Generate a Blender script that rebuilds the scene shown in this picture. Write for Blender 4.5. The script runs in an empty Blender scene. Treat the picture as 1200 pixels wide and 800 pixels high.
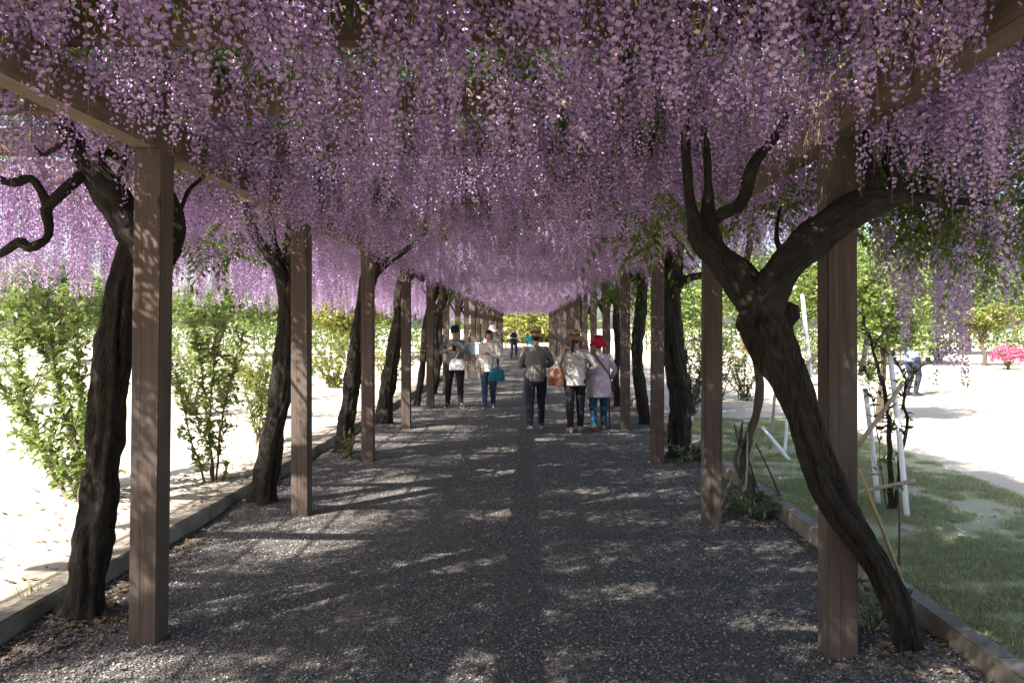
import bpy, bmesh, math, random
import numpy as np
from mathutils import Vector, Matrix, Quaternion, noise, Euler

random.seed(7)
RNG = np.random.default_rng(11)
PI = math.pi
S = bpy.context.scene
COL = S.collection

# ------------------------------------------------------------------ camera, sky, sun, exposure
EYE = 1.68
FPX = 950.0                      # focal length in pixels of the 1200 px wide photograph
cam_d = bpy.data.cameras.new("camera")
cam_d.sensor_width = 36.0
cam_d.lens = FPX / 1200.0 * 36.0
cam_d.shift_x = -20.0 / 1200.0
cam_d.shift_y = -17.0 / 1200.0
cam_d.clip_start = 0.05
cam_d.clip_end = 2000.0
cam = bpy.data.objects.new("camera", cam_d)
cam.location = (0, 0, EYE)
cam.rotation_euler = (PI / 2, 0, 0)
COL.objects.link(cam)
S.camera = cam

SUN_EL = math.radians(44.0)
SUN_AZ = math.radians(45.0)      # the light travels towards +x +y, coming from behind the left shoulder
w = bpy.data.worlds.new("World")
S.world = w
w.use_nodes = True
wt = w.node_tree
wt.nodes.clear()
sky = wt.nodes.new("ShaderNodeTexSky")
sky.sky_type = 'NISHITA'
sky.sun_disc = False
sky.sun_elevation = SUN_EL
sky.sun_rotation = math.radians(225.0)
sky.air_density = 1.0
sky.dust_density = 3.0
bg = wt.nodes.new("ShaderNodeBackground")
bg.inputs['Strength'].default_value = 0.10
wo = wt.nodes.new("ShaderNodeOutputWorld")
wt.links.new(sky.outputs[0], bg.inputs[0])
wt.links.new(bg.outputs[0], wo.inputs[0])

sun_d = bpy.data.lights.new("sun", 'SUN')
sun_d.energy = 5.0
sun_d.angle = math.radians(0.55)
sun_d.color = (1.0, 0.93, 0.84)
sun = bpy.data.objects.new("sun", sun_d)
LDIR = Vector((math.cos(SUN_EL) * math.sin(SUN_AZ), math.cos(SUN_EL) * math.cos(SUN_AZ), -math.sin(SUN_EL)))
sun.rotation_euler = LDIR.to_track_quat('-Z', 'Y').to_euler()
sun.location = (-20, -20, 25)
COL.objects.link(sun)

S.view_settings.view_transform = 'Standard'
S.view_settings.look = 'None'
S.view_settings.gamma = 1.0
S.view_settings.use_curve_mapping = False
S.view_settings.exposure = 2.05
S.render.engine = 'CYCLES'
S.cycles.max_bounces = 7
S.cycles.diffuse_bounces = 2
S.cycles.transmission_bounces = 4
S.cycles.use_denoising = True


def P(px, py, d):
    """point at distance d that the photograph shows at pixel px, py"""
    return Vector(((px - 620.0) * d / FPX, d, EYE + (383.0 - py) * d / FPX))


def ground_z(x):
    if x < -2.75: return 0.11
    if x > 2.17: return 0.10
    return 0.0


# ------------------------------------------------------------------ materials
def new_mat(name):
    m = bpy.data.materials.new(name)
    m.use_nodes = True
    nt = m.node_tree
    nt.nodes.clear()
    out = nt.nodes.new("ShaderNodeOutputMaterial")
    return m, nt, out


def N(nt, t, **kw):
    n = nt.nodes.new(t)
    for k, v in kw.items():
        if hasattr(n, k) and k not in n.inputs:
            setattr(n, k, v)
        else:
            n.inputs[k].default_value = v
    return n


def ramp(nt, fac, stops):
    r = nt.nodes.new("ShaderNodeValToRGB")
    e = r.color_ramp.elements
    while len(e) < len(stops): e.new(0.5)
    for i, (p, c) in enumerate(stops):
        e[i].position = p
        e[i].color = (c[0], c[1], c[2], 1)
    nt.links.new(fac, r.inputs[0])
    return r.outputs[0]


def mixc(nt, fac, a, b, mode='MIX'):
    n = nt.nodes.new("ShaderNodeMix")
    n.data_type = 'RGBA'
    n.blend_type = mode
    for s, v in ((n.inputs[0], fac), (n.inputs[6], a), (n.inputs[7], b)):
        if isinstance(v, (int, float)): s.default_value = v
        elif isinstance(v, tuple): s.default_value = (v[0], v[1], v[2], 1)
        else: nt.links.new(v, s)
    return n.outputs[2]


def coords(nt, scale=(1, 1, 1), kind='Object'):
    tc = nt.nodes.new("ShaderNodeTexCoord")
    mp = nt.nodes.new("ShaderNodeMapping")
    mp.inputs['Scale'].default_value = scale
    nt.links.new(tc.outputs[kind], mp.inputs[0])
    return mp.outputs[0]


def nz(nt, vec, scale, detail=4, rough=0.55, dist=0.0):
    n = N(nt, "ShaderNodeTexNoise", Scale=scale, Detail=detail, Roughness=rough, Distortion=dist)
    nt.links.new(vec, n.inputs['Vector'])
    return n.outputs[0]


def voro(nt, vec, scale, feature='F1', out='Distance'):
    n = nt.nodes.new("ShaderNodeTexVoronoi")
    n.feature = feature
    n.inputs['Scale'].default_value = scale
    nt.links.new(vec, n.inputs['Vector'])
    return n.outputs[out]


def bump(nt, h, strength=0.5, dist=0.01):
    b = N(nt, "ShaderNodeBump", Strength=strength, Distance=dist)
    nt.links.new(h, b.inputs['Height'])
    return b.outputs[0]


def principled(nt, out, color, rough=0.8, normal=None, spec=0.3):
    p = nt.nodes.new("ShaderNodeBsdfPrincipled")
    if isinstance(color, tuple): p.inputs['Base Color'].default_value = (*color, 1)
    else: nt.links.new(color, p.inputs['Base Color'])
    if isinstance(rough, (int, float)): p.inputs['Roughness'].default_value = rough
    else: nt.links.new(rough, p.inputs['Roughness'])
    p.inputs['Specular IOR Level'].default_value = spec
    if normal is not None: nt.links.new(normal, p.inputs['Normal'])
    nt.links.new(p.outputs[0], out.inputs[0])
    return p


def mat_simple(name, c, rough=0.8, var=0.25, scale=30, bumpd=0.002):
    m, nt, out = new_mat(name)
    v = coords(nt)
    n = nz(nt, v, scale)
    dark = tuple(x * (1 - var) for x in c)
    lite = tuple(min(1, x * (1 + var)) for x in c)
    principled(nt, out, ramp(nt, n, [(0.3, dark), (0.7, lite)]), rough, bump(nt, n, 0.4, bumpd))
    return m


def mat_leafy(name, ca, cb, trans=0.4, tone=True, gloss=0.25):
    """thin leaf or petal: diffuse both sides, part of the light passes through"""
    m, nt, out = new_mat(name)
    oi = nt.nodes.new("ShaderNodeObjectInfo")
    at = nt.nodes.new("ShaderNodeAttribute")
    at.attribute_name = "tone"
    a = nt.nodes.new("ShaderNodeMath"); a.operation = 'MULTIPLY_ADD'
    a.inputs[1].default_value = 0.35
    nt.links.new(oi.outputs['Random'], a.inputs[0])
    b = nt.nodes.new("ShaderNodeMath"); b.operation = 'MULTIPLY'
    b.inputs[1].default_value = 0.65
    nt.links.new(at.outputs['Fac'], b.inputs[0])
    nt.links.new(b.outputs[0], a.inputs[2])
    col = ramp(nt, a.outputs[0], [(0.0, ca), (1.0, cb)])
    d = nt.nodes.new("ShaderNodeBsdfDiffuse")
    t = nt.nodes.new("ShaderNodeBsdfTranslucent")
    nt.links.new(col, d.inputs[0]); nt.links.new(col, t.inputs[0])
    mx = N(nt, "ShaderNodeMixShader"); mx.inputs[0].default_value = trans
    nt.links.new(d.outputs[0], mx.inputs[1]); nt.links.new(t.outputs[0], mx.inputs[2])
    g = nt.nodes.new("ShaderNodeBsdfGlossy"); g.inputs['Roughness'].default_value = 0.45
    g.inputs[0].default_value = (1, 1, 1, 1)
    m2 = N(nt, "ShaderNodeMixShader"); m2.inputs[0].default_value = gloss * 0.15
    nt.links.new(mx.outputs[0], m2.inputs[1]); nt.links.new(g.outputs[0], m2.inputs[2])
    nt.links.new(m2.outputs[0], out.inputs[0])
    return m


def mat_wood(name, dark, lite, axis='Z', grey=(0.2, 0.18, 0.16)):
    m, nt, out = new_mat(name)
    sc = {'X': (1.2, 40, 40), 'Y': (40, 1.2, 40), 'Z': (40, 40, 1.2)}[axis]
    v = coords(nt, sc)
    oi = nt.nodes.new("ShaderNodeObjectInfo")
    vm = nt.nodes.new("ShaderNodeVectorMath"); vm.operation = 'ADD'
    mul = nt.nodes.new("ShaderNodeVectorMath"); mul.operation = 'SCALE'
    mul.inputs[0].default_value = (37.0, 51.0, 17.0)
    nt.links.new(oi.outputs['Random'], mul.inputs['Scale'])
    nt.links.new(v, vm.inputs[0]); nt.links.new(mul.outputs[0], vm.inputs[1])
    g = nz(nt, vm.outputs[0], 1.0, 8, 0.7, 0.6)
    v2 = coords(nt, (3, 3, 1.0))
    big = nz(nt, v2, 1.5, 4, 0.6)
    c1 = ramp(nt, g, [(0.25, dark), (0.5, tuple((a + b) / 2 for a, b in zip(dark, lite))), (0.72, lite)])
    c2 = mixc(nt, ramp(nt, big, [(0.42, (0, 0, 0)), (0.68, (0.75, 0.75, 0.75))]), c1, grey)
    v3 = coords(nt, (26, 26, 0.5) if axis == 'Z' else ((0.5, 26, 26) if axis == 'X' else (26, 0.5, 26)))
    cr = nz(nt, v3, 1.0, 3, 0.5, 0.2)
    c3 = mixc(nt, ramp(nt, cr, [(0.27, (0.6, 0.6, 0.6)), (0.33, (0, 0, 0))]), c2, tuple(x * 0.4 for x in dark))
    kn = voro(nt, coords(nt, (3.2, 3.2, 1.3) if axis == 'Z' else (1.3, 1.3, 3.0)), 1.6)
    c3 = mixc(nt, ramp(nt, kn, [(0.045, (.75, .75, .75)), (0.085, (0, 0, 0))]), c3, tuple(x * 0.35 for x in dark))
    st = nz(nt, coords(nt, (9, 9, 0.9)), 1.0, 5, 0.65, 0.5)
    c3 = mixc(nt, ramp(nt, st, [(0.5, (0, 0, 0)), (0.72, (.5, .5, .5))]), c3, tuple(x * 0.6 for x in grey))
    tint = nt.nodes.new("ShaderNodeHueSaturation")
    mv = nt.nodes.new("ShaderNodeMapRange")
    mv.inputs['To Min'].default_value = 0.75; mv.inputs['To Max'].default_value = 1.25
    nt.links.new(oi.outputs['Random'], mv.inputs[0]); nt.links.new(mv.outputs[0], tint.inputs['Value'])
    nt.links.new(c3, tint.inputs['Color'])
    hsum = nt.nodes.new("ShaderNodeMath"); hsum.operation = 'ADD'
    nt.links.new(g, hsum.inputs[0]); nt.links.new(ramp(nt, cr, [(0.28, (0, 0, 0)), (0.38, (1, 1, 1))]), hsum.inputs[1])
    principled(nt, out, tint.outputs[0], 0.85, bump(nt, hsum.outputs[0], 0.6, 0.004), 0.2)
    return m


def mat_bark(name, dark, lite, moss=0.0):
    m, nt, out = new_mat(name)
    at = nt.nodes.new("ShaderNodeUVMap")
    mp = nt.nodes.new("ShaderNodeMapping")
    mp.inputs['Scale'].default_value = (26, 3.0, 1)
    nt.links.new(at.outputs[0], mp.inputs[0])
    fib = nz(nt, mp.outputs[0], 1.0, 8, 0.72, 0.8)
    mp2 = nt.nodes.new("ShaderNodeMapping")
    mp2.inputs['Scale'].default_value = (8.5, 0.9, 1)
    nt.links.new(at.outputs[0], mp2.inputs[0])
    broad = nz(nt, mp2.outputs[0], 1.0, 5, 0.6, 1.4)
    v = coords(nt)
    big = nz(nt, v, 9, 5, 0.6)
    fine = nz(nt, v, 70, 4, 0.7)
    c = ramp(nt, fib, [(0.28, tuple(x * 0.45 for x in dark)), (0.45, dark), (0.62, lite), (0.8, tuple(min(1, x * 1.35) for x in lite))])
    c = mixc(nt, ramp(nt, big, [(0.4, (0, 0, 0)), (0.65, (0.55, 0.55, 0.55))]), c, tuple(x * 0.8 for x in lite))
    if moss:
        c = mixc(nt, ramp(nt, nz(nt, v, 4.5, 6, 0.7), [(0.52, (0, 0, 0)), (0.66, (moss, moss, moss))]), c, (0.11, 0.13, 0.05))
    s0 = nt.nodes.new("ShaderNodeMath"); s0.operation = 'MULTIPLY_ADD'; s0.inputs[1].default_value = 0.3
    nt.links.new(fine, s0.inputs[0]); nt.links.new(fib, s0.inputs[2])
    s = nt.nodes.new("ShaderNodeMath"); s.operation = 'MULTIPLY_ADD'; s.inputs[1].default_value = 1.7
    nt.links.new(broad, s.inputs[0]); nt.links.new(s0.outputs[0], s.inputs[2])
    principled(nt, out, c, 0.9, bump(nt, s.outputs[0], 1.0, 0.05), 0.15)
    return m


def mat_gravel():
    m, nt, out = new_mat("gravel")
    v = coords(nt, kind='Object')
    cell = voro(nt, v, 95, 'F1', 'Color')
    dist = voro(nt, v, 95, 'F1', 'Distance')
    sep = nt.nodes.new("ShaderNodeSeparateColor")
    nt.links.new(cell, sep.inputs[0])
    c = ramp(nt, sep.outputs[0], [(0.0, (0.048, 0.045, 0.042)), (0.55, (0.095, 0.09, 0.085)), (0.85, (0.165, 0.157, 0.15)), (1.0, (0.36, 0.34, 0.32))])
    big = nz(nt, v, 0.9, 5, 0.6)
    big = nz(nt, coords(nt, (2.6, 0.45, 1)), 0.8, 5, 0.6)
    earth = ramp(nt, big, [(0.40, (0, 0, 0)), (0.66, (0.7, 0.7, 0.7))])
    c = mixc(nt, earth, c, (0.12, 0.10, 0.088))
    c = mixc(nt, ramp(nt, nz(nt, v, 14, 5, 0.7), [(0.35, (0.45, 0.45, 0.45)), (0.6, (0, 0, 0))]), c, (0.045, 0.043, 0.045))
    principled(nt, out, c, 0.9, bump(nt, dist, 0.9, -0.012), 0.2)
    return m


def mat_sand():
    m, nt, out = new_mat("sandy_soil")
    v = coords(nt)
    big = nz(nt, v, 0.35, 6, 0.6)
    fine = nz(nt, v, 60, 6, 0.75)
    c = ramp(nt, big, [(0.3, (0.40, 0.36, 0.29)), (0.55, (0.49, 0.445, 0.37)), (0.75, (0.55, 0.51, 0.44))])
    c = mixc(nt, ramp(nt, fine, [(0.35, (0.6, 0.6, 0.6)), (0.6, (0, 0, 0))]), c, (0.24, 0.21, 0.165))
    principled(nt, out, c, 0.95, bump(nt, fine, 0.6, 0.006), 0.1)
    return m


def mat_lawn():
    m, nt, out = new_mat("lawn_turf")
    v = coords(nt)
    big = nz(nt, v, 1.3, 6, 0.65)
    fine = nz(nt, v, 45, 6, 0.8)
    c = ramp(nt, big, [(0.33, (0.52, 0.47, 0.36)), (0.47, (0.47, 0.455, 0.30)), (0.6, (0.38, 0.41, 0.20)), (0.8, (0.32, 0.37, 0.15))])
    c = mixc(nt, ramp(nt, fine, [(0.38, (0.7, 0.7, 0.7)), (0.58, (0, 0, 0))]), c, (0.26, 0.27, 0.16))
    principled(nt, out, c, 0.95, bump(nt, fine, 0.8, 0.015), 0.1)
    return m


def mat_concrete():
    m, nt, out = new_mat("kerb_concrete")
    v = coords(nt)
    oi = nt.nodes.new("ShaderNodeObjectInfo")
    big = nz(nt, v, 3, 6, 0.65)
    fine = nz(nt, v, 90, 4, 0.7)
    c = ramp(nt, big, [(0.3, (0.12, 0.098, 0.074)), (0.5, (0.21, 0.182, 0.147)), (0.7, (0.30, 0.272, 0.235))])
    c = mixc(nt, ramp(nt, fine, [(0.4, (0.5, 0.5, 0.5)), (0.55, (0, 0, 0))]), c, (0.11, 0.1, 0.09))
    hs = nt.nodes.new("ShaderNodeHueSaturation")
    mr = nt.nodes.new("ShaderNodeMapRange"); mr.inputs['To Min'].default_value = 0.75; mr.inputs['To Max'].default_value = 1.2
    nt.links.new(oi.outputs['Random'], mr.inputs[0]); nt.links.new(mr.outputs[0], hs.inputs['Value']); nt.links.new(c, hs.inputs['Color'])
    principled(nt, out, hs.outputs[0], 0.9, bump(nt, fine, 0.5, 0.004), 0.2)
    return m


M = {
    'petal': mat_leafy("petal_mauve", (0.24, 0.135, 0.345), (0.80, 0.59, 0.865), 0.42),
    'keel': mat_leafy("petal_violet", (0.16, 0.075, 0.30), (0.33, 0.18, 0.49), 0.44),
    'rachis': mat_leafy("flower_stalk", (0.17, 0.15, 0.05), (0.34, 0.28, 0.11), 0.2),
    'leaf': mat_leafy("wisteria_leaf", (0.05, 0.10, 0.015), (0.15, 0.21, 0.035), 0.45),
    'leaf_dark': mat_leafy("glossy_leaf", (0.025, 0.06, 0.015), (0.09, 0.14, 0.03), 0.3, gloss=0.6),
    'leaf_lime': mat_leafy("young_leaf", (0.07, 0.13, 0.024), (0.21, 0.27, 0.062), 0.48),
    'leaf_yellow': mat_leafy("yellow_green_leaf", (0.12, 0.15, 0.02), (0.27, 0.265, 0.05), 0.45),
    'pink': mat_leafy("azalea_flower", (0.34, 0.045, 0.11), (0.58, 0.13, 0.23), 0.35),
    'rose': mat_leafy("faded_rose", (0.10, 0.008, 0.012), (0.18, 0.02, 0.02), 0.2),
    'grass': mat_leafy("grass_blade", (0.22, 0.26, 0.10), (0.42, 0.43, 0.23), 0.45),
    'fallen': mat_leafy("fallen_petal", (0.18, 0.155, 0.155), (0.46, 0.41, 0.40), 0.2),
    'litter': mat_leafy("dead_leaf", (0.07, 0.05, 0.03), (0.20, 0.145, 0.09), 0.15),
    'stone': mat_leafy("pebble", (0.042, 0.039, 0.037), (0.22, 0.208, 0.196), 0.0),
    'post': mat_wood("post_timber", (0.045, 0.033, 0.027), (0.112, 0.084, 0.069), 'Z', (0.115, 0.096, 0.084)),
    'beam': mat_wood("beam_timber", (0.085, 0.062, 0.042), (0.20, 0.15, 0.102), 'Y', (0.18, 0.14, 0.10)),
    'rafter': mat_wood("rafter_timber", (0.07, 0.047, 0.03), (0.17, 0.115, 0.075), 'X', (0.14, 0.11, 0.08)),
    'bamboo': mat_simple("bamboo", (0.27, 0.20, 0.11), 0.6, 0.3, 12),
    'bark': mat_bark("wisteria_bark", (0.022, 0.018, 0.015), (0.095, 0.082, 0.07), 0.12),
    'bark_pale': mat_bark("dry_vine_bark", (0.12, 0.095, 0.07), (0.27, 0.22, 0.17), 0.0),
    'bark_tree': mat_bark("tree_bark", (0.11, 0.085, 0.06), (0.24, 0.19, 0.145), 0.3),
    'gravel': mat_gravel(), 'sand': mat_sand(), 'lawn': mat_lawn(), 'kerb': mat_concrete(),
    'white_pole': mat_simple("white_painted_pole", (0.66, 0.70, 0.76), 0.45, 0.08, 20),
    'grey_pole': mat_simple("weathered_pole", (0.30, 0.27, 0.23), 0.8, 0.25, 25),
    'dark_stick': mat_simple("dark_stick", (0.06, 0.05, 0.04), 0.8, 0.3, 25),
}


# ------------------------------------------------------------------ object helpers
def link(o, parent=None):
    COL.objects.link(o)
    if parent is not None: o.parent = parent
    return o


def tag(o, label=None, cat=None, group=None, kind=None):
    if label: o['label'] = label
    if cat: o['category'] = cat
    if group: o['group'] = group
    if kind: o['kind'] = kind
    return o


def thing(name, label, cat, loc=(0, 0, 0), rz=0.0, group=None):
    o = bpy.data.objects.new(name, None)
    o.empty_display_size = 0.2
    o.location = loc
    o.rotation_euler = (0, 0, rz)
    link(o)
    return tag(o, label, cat, group)


def mesh(name, V, F, mats, mi=None, smooth=False, tone=None, uv=None):
    me = bpy.data.meshes.new(name)
    V = np.asarray(V, dtype=np.float32)
    if isinstance(F, np.ndarray):
        nf, k = F.shape
        me.vertices.add(len(V)); me.vertices.foreach_set("co", V.ravel())
        me.loops.add(nf * k); me.loops.foreach_set("vertex_index", F.astype(np.int32).ravel())
        me.polygons.add(nf)
        me.polygons.foreach_set("loop_start", np.arange(0, nf * k, k, dtype=np.int32))
        me.polygons.foreach_set("loop_total", np.full(nf, k, dtype=np.int32))
        me.update(calc_edges=True)
    else:
        me.from_pydata([tuple(map(float, v)) for v in V], [], F)
        me.update()
    for m_ in (mats if isinstance(mats, (list, tuple)) else [mats]): me.materials.append(m_)
    if mi is not None: me.polygons.foreach_set("material_index", np.asarray(mi, dtype=np.int32))
    if smooth: me.polygons.foreach_set("use_smooth", np.ones(len(me.polygons), dtype=bool))
    if tone is not None:
        a = me.attributes.new("tone", 'FLOAT', 'POINT')
        a.data.foreach_set("value", np.asarray(tone, dtype=np.float32))
    if uv is not None:
        l = me.uv_layers.new(name="UVMap")
        vi = np.zeros(len(me.loops), dtype=np.int32)
        me.loops.foreach_get("vertex_index", vi)
        l.data.foreach_set("uv", np.asarray(uv, dtype=np.float32)[vi].ravel())
    return me


def ob(name, me, parent=None, loc=None):
    o = bpy.data.objects.new(name, me)
    if loc is not None: o.location = loc
    return link(o, parent)


class Geo:
    """collects verts and faces of one mesh"""
    def __init__(s): s.v, s.f, s.m, s.t = [], [], [], []

    def add(s, vs, fs, mi=0, tone=0.5):
        b = len(s.v)
        s.v += [tuple(v) for v in vs]
        s.f += [tuple(i + b for i in f) for f in fs]
        s.m += [mi] * len(fs)
        s.t += [tone] * len(vs)

    def box(s, c, d, mi=0, rot=None, bev=0.0):
        hx, hy, hz = d[0] / 2, d[1] / 2, d[2] / 2
        if bev > 0:
            bm = bmesh.new()
            bmesh.ops.create_cube(bm, size=1.0, matrix=Matrix.Diagonal((d[0], d[1], d[2], 1)))
            bmesh.ops.bevel(bm, geom=list(bm.edges), offset=bev, segments=2, affect='EDGES')
            vs = [v.co.copy() for v in bm.verts]
            bm.verts.index_update()
            fs = [[v.index for v in f.verts] for f in bm.faces]
            bm.free()
        else:
            vs = [Vector((x, y, z)) for x in (-hx, hx) for y in (-hy, hy) for z in (-hz, hz)]
            fs = [(0, 1, 3, 2), (4, 6, 7, 5), (0, 4, 5, 1), (2, 3, 7, 6), (0, 2, 6, 4), (1, 5, 7, 3)]
        c = Vector(c)
        s.add([(rot @ v if rot else v) + c for v in vs], fs, mi)

    def tube(s, pts, rad, seg=10, mi=0, cap=True, flat=1.0):
        pts = [Vector(p) for p in pts]
        if isinstance(rad, (int, float)): rad = [rad] * len(pts)
        frames = path_frames(pts)
        vs, fs = [], []
        for p, r, (t, a, b) in zip(pts, rad, frames):
            for k in range(seg):
                th = 2 * PI * k / seg
                vs.append(p + a * (r * math.cos(th)) + b * (r * flat * math.sin(th)))
        n = len(pts)
        for i in range(n - 1):
            for k in range(seg):
                k2 = (k + 1) % seg
                fs.append((i * seg + k, i * seg + k2, (i + 1) * seg + k2, (i + 1) * seg + k))
        if cap:
            fs.append(tuple(reversed(range(seg))))
            fs.append(tuple((n - 1) * seg + k for k in range(seg)))
        s.add(vs, fs, mi)

    def mesh(s, name, mats, smooth=False):
        return mesh(name, s.v, s.f, mats, s.m, smooth, s.t)


def path_frames(pts):
    n = len(pts)
    fr = []
    a = None
    for i in range(n):
        t = (pts[min(i + 1, n - 1)] - pts[max(i - 1, 0)])
        t = t.normalized() if t.length > 1e-9 else Vector((0, 0, 1))
        if a is None:
            a = t.cross(Vector((0, 1, 0.02)))
            if a.length < 1e-3: a = t.cross(Vector((1, 0, 0)))
            a.normalize()
        else:
            a = (a - t * a.dot(t)).normalized()
        fr.append((t, a, t.cross(a)))
    return fr


def catmull(pts, rad, step):
    """smooth path through points, radii carried along"""
    pts = [Vector(p) for p in pts]
    q = [pts[0] * 2 - pts[1]] + pts + [pts[-1] * 2 - pts[-2]]
    r = [rad[0]] + list(rad) + [rad[-1]]
    op, orr = [], []
    for i in range(1, len(q) - 2):
        L = (q[i + 1] - q[i]).length
        n = max(2, int(L / step))
        for k in range(n):
            t = k / n
            p0, p1, p2, p3 = q[i - 1], q[i], q[i + 1], q[i + 2]
            op.append(0.5 * ((2 * p1) + (p2 - p0) * t + (2 * p0 - 5 * p1 + 4 * p2 - p3) * t * t + (3 * p1 - p0 - 3 * p2 + p3) * t ** 3))
            orr.append(r[i] + (r[i + 1] - r[i]) * t)
    op.append(pts[-1]); orr.append(rad[-1])
    return op, orr


def limb_mesh(name, pts, rad, mat, base=Vector((0, 0, 0)), seg=28, step=0.03, ridge=0.18, strands=4, twist=5.0, seed=0.0, flare=0.0, knob=0.14):
    """a wisteria limb: ropy, grooved and twisted, lumpy along its length"""
    op, orr = catmull(pts, rad, step)
    fr = path_frames(op)
    V, uv = [], []
    s = 0.0
    n = len(op)
    for i, (p, r, (t, a, b)) in enumerate(zip(op, orr, fr)):
        if i: s += (op[i] - op[i - 1]).length
        lump = 1 + knob * noise.noise(Vector((s * 5.0, seed, 1.3))) + 0.5 * knob * noise.noise(Vector((s * 14.0, seed, 7.3)))
        endr = 1.0
        if i == n - 1: endr = 0.25
        for k in range(seg):
            th = 2 * PI * k / seg
            w1 = 0.8 * noise.noise(Vector((math.cos(th) * 1.2, math.sin(th) * 1.2, s * 1.6 + seed)))
            g = abs(math.sin(0.5 * strands * th + twist * s + 2.2 * w1))       # deep grooves between strands
            g2 = math.sin(11 * th + twist * 1.4 * s + 5 * w1)
            f = noise.noise(Vector((math.cos(th) * 3.0, math.sin(th) * 3.0, s * 7 + seed)))
            q = 1 - ridge + ridge * 1.4 * (g ** 0.5) + ridge * 0.34 * g2 + ridge * 0.6 * f + ridge * .3 * noise.noise(Vector((math.cos(th + twist * .5 * s) * 6, math.sin(th + twist * .5 * s) * 6, s * 2.5 + seed)))
            rr = r * lump * q * endr * 0.80
            if flare:
                rr *= 1 + flare * math.exp(-max(0.0, p.z) / 0.09) * (0.55 + 0.6 * math.sin(3 * th + seed) + 0.35 * math.sin(5 * th + 2 * seed))
            V.append(p + a * (rr * math.cos(th)) + b * (rr * math.sin(th)) - base)
            uv.append((abs(k / seg * 2 - 1) * (2 * PI * r) * 4 + 0.4 * twist * s, s * 4))
    F = []
    for i in range(n - 1):
        for k in range(seg):
            k2 = (k + 1) % seg
            F.append((i * seg + k, i * seg + k2, (i + 1) * seg + k2, (i + 1) * seg + k))
    me = mesh(name, V, np.array(F), mat, None, True, None, uv)
    return me


# geometry-node scatter: every vertex of a mesh carries one copy of a piece
def scatter_tree(col):
    ng = bpy.data.node_groups.new("scatter_" + col.name, 'GeometryNodeTree')
    ng.interface.new_socket("Geometry", in_out='INPUT', socket_type='NodeSocketGeometry')
    ng.interface.new_socket("Geometry", in_out='OUTPUT', socket_type='NodeSocketGeometry')
    nd = ng.nodes
    gi, go = nd.new('NodeGroupInput'), nd.new('NodeGroupOutput')
    ci = nd.new('GeometryNodeCollectionInfo')
    ci.inputs['Collection'].default_value = col
    ci.inputs['Separate Children'].default_value = True
    ci.inputs['Reset Children'].default_value = True
    ip = nd.new('GeometryNodeInstanceOnPoints')
    ip.inputs['Pick Instance'].default_value = True
    def attr(nm, ty):
        a = nd.new('GeometryNodeInputNamedAttribute'); a.data_type = ty; a.inputs['Name'].default_value = nm
        return a.outputs['Attribute']
    e = nd.new('FunctionNodeEulerToRotation')
    L = ng.links
    L.new(attr('rot', 'FLOAT_VECTOR'), e.inputs[0])
    L.new(gi.outputs[0], ip.inputs['Points'])
    L.new(ci.outputs[0], ip.inputs['Instance'])
    L.new(attr('idx', 'INT'), ip.inputs['Instance Index'])
    L.new(e.outputs[0], ip.inputs['Rotation'])
    L.new(attr('scl', 'FLOAT'), ip.inputs['Scale'])
    L.new(ip.outputs[0], go.inputs[0])
    return ng


def pieces_collection(name, meshes):
    c = bpy.data.collections.new(name)
    for i, me in enumerate(meshes):
        o = bpy.data.objects.new(f"{name}_{chr(97 + i)}", me)
        c.objects.link(o)
    return c


def scatter(name, ng, pos, rot, scl, idx, parent=None, base=(0, 0, 0), kind='stuff'):
    me = bpy.data.meshes.new(name)
    pos = np.asarray(pos, dtype=np.float32) - np.asarray(base, dtype=np.float32)
    me.vertices.add(len(pos)); me.vertices.foreach_set("co", pos.ravel())
    a = me.attributes.new("rot", 'FLOAT_VECTOR', 'POINT'); a.data.foreach_set("vector", np.asarray(rot, dtype=np.float32).ravel())
    a = me.attributes.new("scl", 'FLOAT', 'POINT'); a.data.foreach_set("value", np.asarray(scl, dtype=np.float32))
    a = me.attributes.new("idx", 'INT', 'POINT'); a.data.foreach_set("value", np.asarray(idx, dtype=np.int32))
    o = ob(name, me, parent)
    md = o.modifiers.new("scatter", 'NODES'); md.node_group = ng
    o['kind'] = kind
    return o


# ------------------------------------------------------------------ small pieces: flowers and leaves
def leaf_quads(g, base, dirv, up, length, width, mi, tone, fold=0.18, droop=0.15):
    """one pointed leaf, folded along its midrib: four triangles-ish quads"""
    d = dirv.normalized()
    side = d.cross(up)
    if side.length < 1e-4: side = d.cross(Vector((1, 0, 0.1)))
    side.normalize()
    nrm = side.cross(d)
    m0 = base
    m1 = base + d * (length * 0.5) - nrm * (droop * length * 0.15)
    m2 = base + d * length - nrm * (droop * length)
    l1 = m1 + side * (width / 2) + nrm * (fold * width)
    r1 = m1 - side * (width / 2) + nrm * (fold * width)
    g.add([m0, l1, m2, m1, r1], [(0, 3, 1), (3, 2, 1), (0, 4, 3), (3, 4, 2)], mi, tone)


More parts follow.
